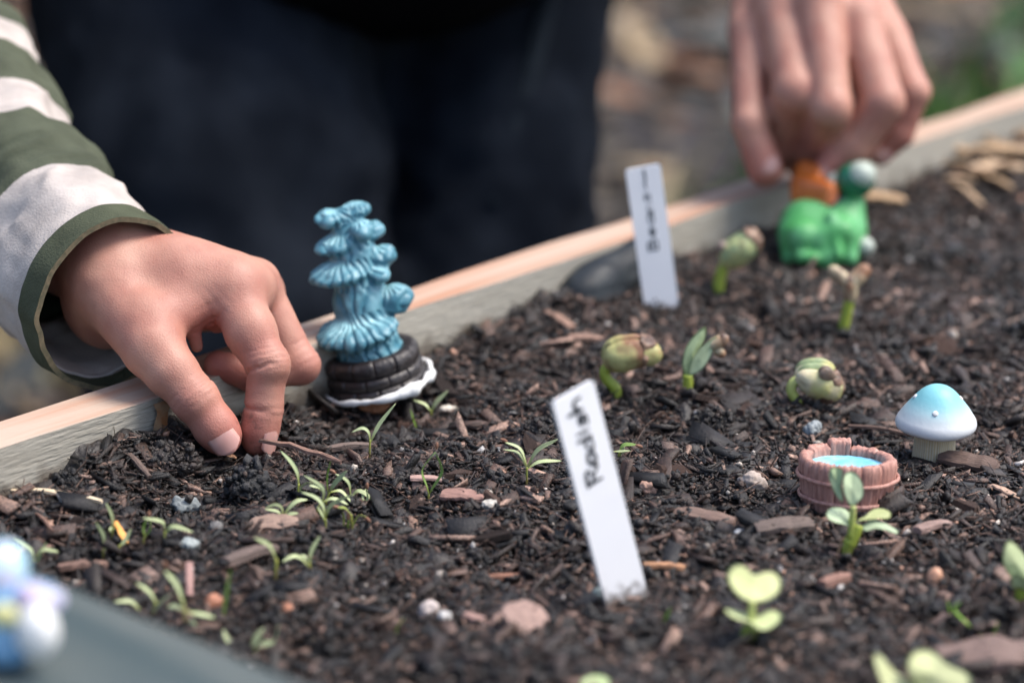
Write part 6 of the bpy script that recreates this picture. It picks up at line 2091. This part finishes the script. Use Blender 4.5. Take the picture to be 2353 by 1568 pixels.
def clod(label, u, v, r0, sq, tint, n=260, lift=0.1):
    """a lump of soil: crumbs pressed together into one body"""
    r = np.random.default_rng(int(u + v))
    p = S(u, v) + np.array((0, 0, r0 * lift))
    q = r.normal(size=(n, 3)); q /= np.linalg.norm(q, axis=1, keepdims=True)
    rad = (0.82 + 0.28 * noise3(q * 1.6 + u, 3))[:, None]
    n = n * 2
    q = np.vstack([q, -q + 0.2 * r.normal(size=q.shape)]); q /= np.linalg.norm(q, axis=1, keepdims=True)
    rad = (0.86 + 0.34 * noise3(q * 1.6 + u, 3) + 0.16 * noise3(q * 4 + u, 4))[:, None]
    c = q * rad * np.array(sq) * r0 * r.uniform(0.8, 1.0, (n, 1))
    s_ = r0 * np.clip(0.075 * np.exp(r.normal(0, 0.55, n)), 0.03, 0.22)
    vv = ICO_V[None] * (1 + 0.3 * r.normal(size=(n, 12, 1))) * (s_[:, None] * r.uniform(0.5, 1.4, (n, 3)))[:, None]
    vv = np.einsum('nij,nkj->nki', rand_rot(n, r), vv) + c[:, None]
    ff = (ICO_F[None] + (np.arange(n) * 12)[:, None, None]).reshape(-1, 3)
    core = ICO_V * np.array(sq) * r0 * 0.86
    ff = np.vstack([ff, ICO_F + n * 12])
    vv = np.vstack([vv.reshape(-1, 3), core]) + p
    cc = palette(n, r, [tint, tuple(1.8 * t for t in tint), (0.07, 0.045, 0.035)], (5, 3, 0.8))
    cc = np.vstack([np.repeat(cc, 12, 0), np.repeat(np.array([tint]), 12, 0)])
    o = link('soil_clod', mesh_np('soil_clod', vv, ff, smooth=False, col=cc), M['crumb'])
    tag(o, label, 'clod', 'lumps of soil')


clod('round dark clod touching the three leaved blurred seedling', 705, 1345, 5.0 * mmx, (1, 0.9, 0.85), (0.014, 0.016, 0.019))
clod('crumbly black clod standing under the forefinger', 575, 1122, 8.0 * mmx, (0.85, 0.75, 1.0), (0.014, 0.0135, 0.015), 420, 0.0)
clod('grey brown clod heaped against the pale board', 375, 1058, 8.0 * mmx, (1.4, 0.8, 0.8), (0.030, 0.022, 0.019), 420, -0.1)
clod('black clod below the heap at the pale board', 165, 1112, 5.5 * mmx, (1.2, 0.8, 0.7), (0.011, 0.010, 0.0105), 300)
clod('dark fibrous clod right of the label behind the tub', 1645, 985, 6.0 * mmx, (1, 0.9, 0.85), (0.020, 0.016, 0.0145), 320, 0.2)
clod('dark fibrous clod just left of the handwritten label', 1240, 1000, 6.0 * mmx, (1.1, 0.9, 0.8), (0.019, 0.015, 0.014), 320, 0.2)

sr_ = np.random.default_rng(9)
for i in range(22):
    u, v = sr_.uniform(2165, 2350), 0
    v = 300 + (2352 - u) * 0.22 + abs(sr_.normal(0, 1)) * 62
    chip('small tan straw strip in the heap at the far corner', 'straw', 'straw_strip', u, v, sr_.uniform(10, 26) * mmx, sr_.uniform(2.0, 4.5) * mmx, 1.5 * mmx, sr_.uniform(-1.2, 1.2), sr_.normal(0, 0.2), sr_.normal(0, 0.3),
         colr=((0.40, 0.27, 0.155), (0.34, 0.21, 0.12), (0.46, 0.32, 0.20))[i % 3], point=0.6, lift=0.003, seed=i, group='straw heap at the far corner')

# ------------------------------------------------------------------ garden behind the bed
M['litter'] = mat('leaf_litter', rough=0.9, spec=0.15, attr='Col')
M['grass'] = mat('grass_blades', rough=0.7, spec=0.2, attr='Col')
gr2 = np.random.default_rng(33)


def scatter_ground(name, n, region, size, cols, probs, mat_, upright=False, kindv='stuff', label=None, cat=None, lift=0.01, seed=1, mask=None):
    r = np.random.default_rng(seed)
    x = r.uniform(region[0], region[1], n); y = r.uniform(region[2], region[3], n)
    if mask is not None:
        k = mask(x, y); x, y = x[k], y[k]; n = len(x)
    s_ = size * np.exp(r.normal(0, 0.4, n))
    if upright:
        base_v = np.array([(-1, 0, 0), (1, 0, 0), (0.7, 0.3, 3.5), (-0.7, 0.3, 3.5), (0, 1.4, 7.0)]); base_f = [(0, 1, 2), (0, 2, 3), (3, 2, 4)]
        sc_ = np.stack([s_ * 0.18, s_ * 0.5, s_ * 0.22], 1)
    else:
        base_v = np.array([(-1, 0, 0), (-0.4, -0.5, 0.12), (0.5, -0.45, 0.1), (1.1, 0, 0), (0.5, 0.45, 0.15), (-0.4, 0.5, 0.1), (0, 0, -0.05)])
        base_f = [(6, i, (i + 1) % 6) for i in range(6)]
        sc_ = np.stack([s_, s_ * r.uniform(0.5, 1, n), s_], 1)
    R = yaw_tilt_rot(n, r, 0.25 if upright else 0.35)
    v = np.einsum('nij,nkj->nki', R, base_v[None] * sc_[:, None])
    v[..., 0] += x[:, None]; v[..., 1] += y[:, None]; v[..., 2] += GROUND_Z + lift + 0.02 * r.random((n, 1))
    f = (np.array(base_f)[None] + (np.arange(n) * len(base_v))[:, None, None]).reshape(-1, 3)
    o = link(name, mesh_np(name, v.reshape(-1, 3), f, smooth=False, col=np.repeat(palette(n, r, cols, probs, 0.25), len(base_v), 0)), mat_)
    o['kind'] = kindv
    tag(o, label, cat)
    return o


beyond = lambda x, y: (x * N_[0] + y * N_[1]) < NO - 0.05
scatter_ground('leaf_litter', 9000, (-2.2, 2.2, 1.0, 5.0), 0.035, [(0.10, 0.075, 0.06), (0.20, 0.10, 0.06), (0.055, 0.05, 0.05), (0.26, 0.20, 0.13), (0.11, 0.115, 0.11), (0.34, 0.17, 0.10)], (4, 2, 5, 1.5, 2, 0.8),
               M['litter'], label='brown and grey fallen leaves covering the ground behind the bed', cat='leaf litter', seed=4, mask=beyond)
GP = [(0.30, 2.15, 0.22), (0.42, 2.2, 0.3), (0.95, 2.9, 0.35), (0.85, 2.3, 0.30), (0.7, 3.6, 0.3)]


def gmask(x, y):
    m = np.zeros(len(x), bool)
    for cx, cy, rr_ in ((0.335, 2.42, 0.10), (0.44, 2.40, 0.07), (0.56, 2.85, 0.12), (0.23, 2.35, 0.06)):
        m |= ((x - cx) ** 2 + (y - cy) ** 2 * 0.6 < rr_ ** 2 * gr2.uniform(0.3, 1.2, len(x)))
    return m


scatter_ground('grass', 60000, (-1.5, 1.6, 1.2, 4.6), 0.035, [(0.06, 0.13, 0.028), (0.09, 0.19, 0.045), (0.16, 0.24, 0.08), (0.20, 0.20, 0.09)], (3, 4, 2, 1), M['grass'], True, label='patches of green grass growing behind the bed', cat='grass', seed=6, mask=gmask)


def hmask(x, y):
    m = np.zeros(len(x), bool)
    for cx, cy, rr_ in ((0.175, 2.15, 0.10), (-0.42, 2.2, 0.20), (-0.55, 2.5, 0.25), (0.13, 1.9, 0.07)):
        m |= ((x - cx) ** 2 + (y - cy) ** 2 * 0.5 < rr_ ** 2 * gr2.uniform(0.3, 1.2, len(x)))
    return m


scatter_ground('dry_grass', 50000, (-1.5, 1.6, 1.2, 4.6), 0.035, [(0.30, 0.25, 0.15), (0.38, 0.31, 0.19), (0.22, 0.20, 0.11)], (3, 3, 2), M['grass'], True, label='dry straw coloured grass tufts behind the bed', cat='dry grass', seed=8, mask=hmask)


# leafy plant at the far right
M['far_leaf'] = mat('far_leaf', (0.09, 0.19, 0.065), 0.6, 0.3, col2=(0.15, 0.26, 0.10), nscale=20, trans=0.2)
fp = P(2370, 160, 3.3)
fp[2] = GROUND_Z
plant = thing('leafy_plant', 'blurred green leafy plant growing behind the far end of the bed', 'plant', fp)
pts_ = []
for i in range(14):
    a_ = gr2.uniform(0, 2 * math.pi); h_ = gr2.uniform(0.05, 0.36); rr_ = gr2.uniform(0.02, 0.13)
    c = fp + np.array((rr_ * math.cos(a_), rr_ * math.sin(a_), h_))
    sv, sf = tube(smooth_path([fp + np.array((0.01 * math.cos(a_), 0.01 * math.sin(a_), 0.0)), fp + np.array((rr_ * 0.4 * math.cos(a_), rr_ * 0.4 * math.sin(a_), h_ * 0.7)), c], 6), 0.003, 5)
    pts_.append((sv, sf))
    s_ = gr2.uniform(0.022, 0.045)
    bs = basis((math.cos(a_) * 0.5, math.sin(a_) * 0.5, 0.8), (math.cos(a_), math.sin(a_), 0))
    lv = np.array([(0, 0, 0), (0.5, 0.55, 0.12), (1.2, 0.6, 0.1), (1.9, 0, -0.2), (1.2, -0.6, 0.1), (0.5, -0.55, 0.12), (1.0, 0, 0.0)]) * s_
    lo_ = link('leaf', mesh_np('leaf', lv @ bs + c, [(6, k, (k + 1) % 6) for k in range(6)], smooth=True), M['far_leaf'])
    adopt(plant, lo_)
sv, sf = join(pts_)
o = link('stalks', mesh_np('stalks', sv, sf), M['far_leaf'])
adopt(plant, o)
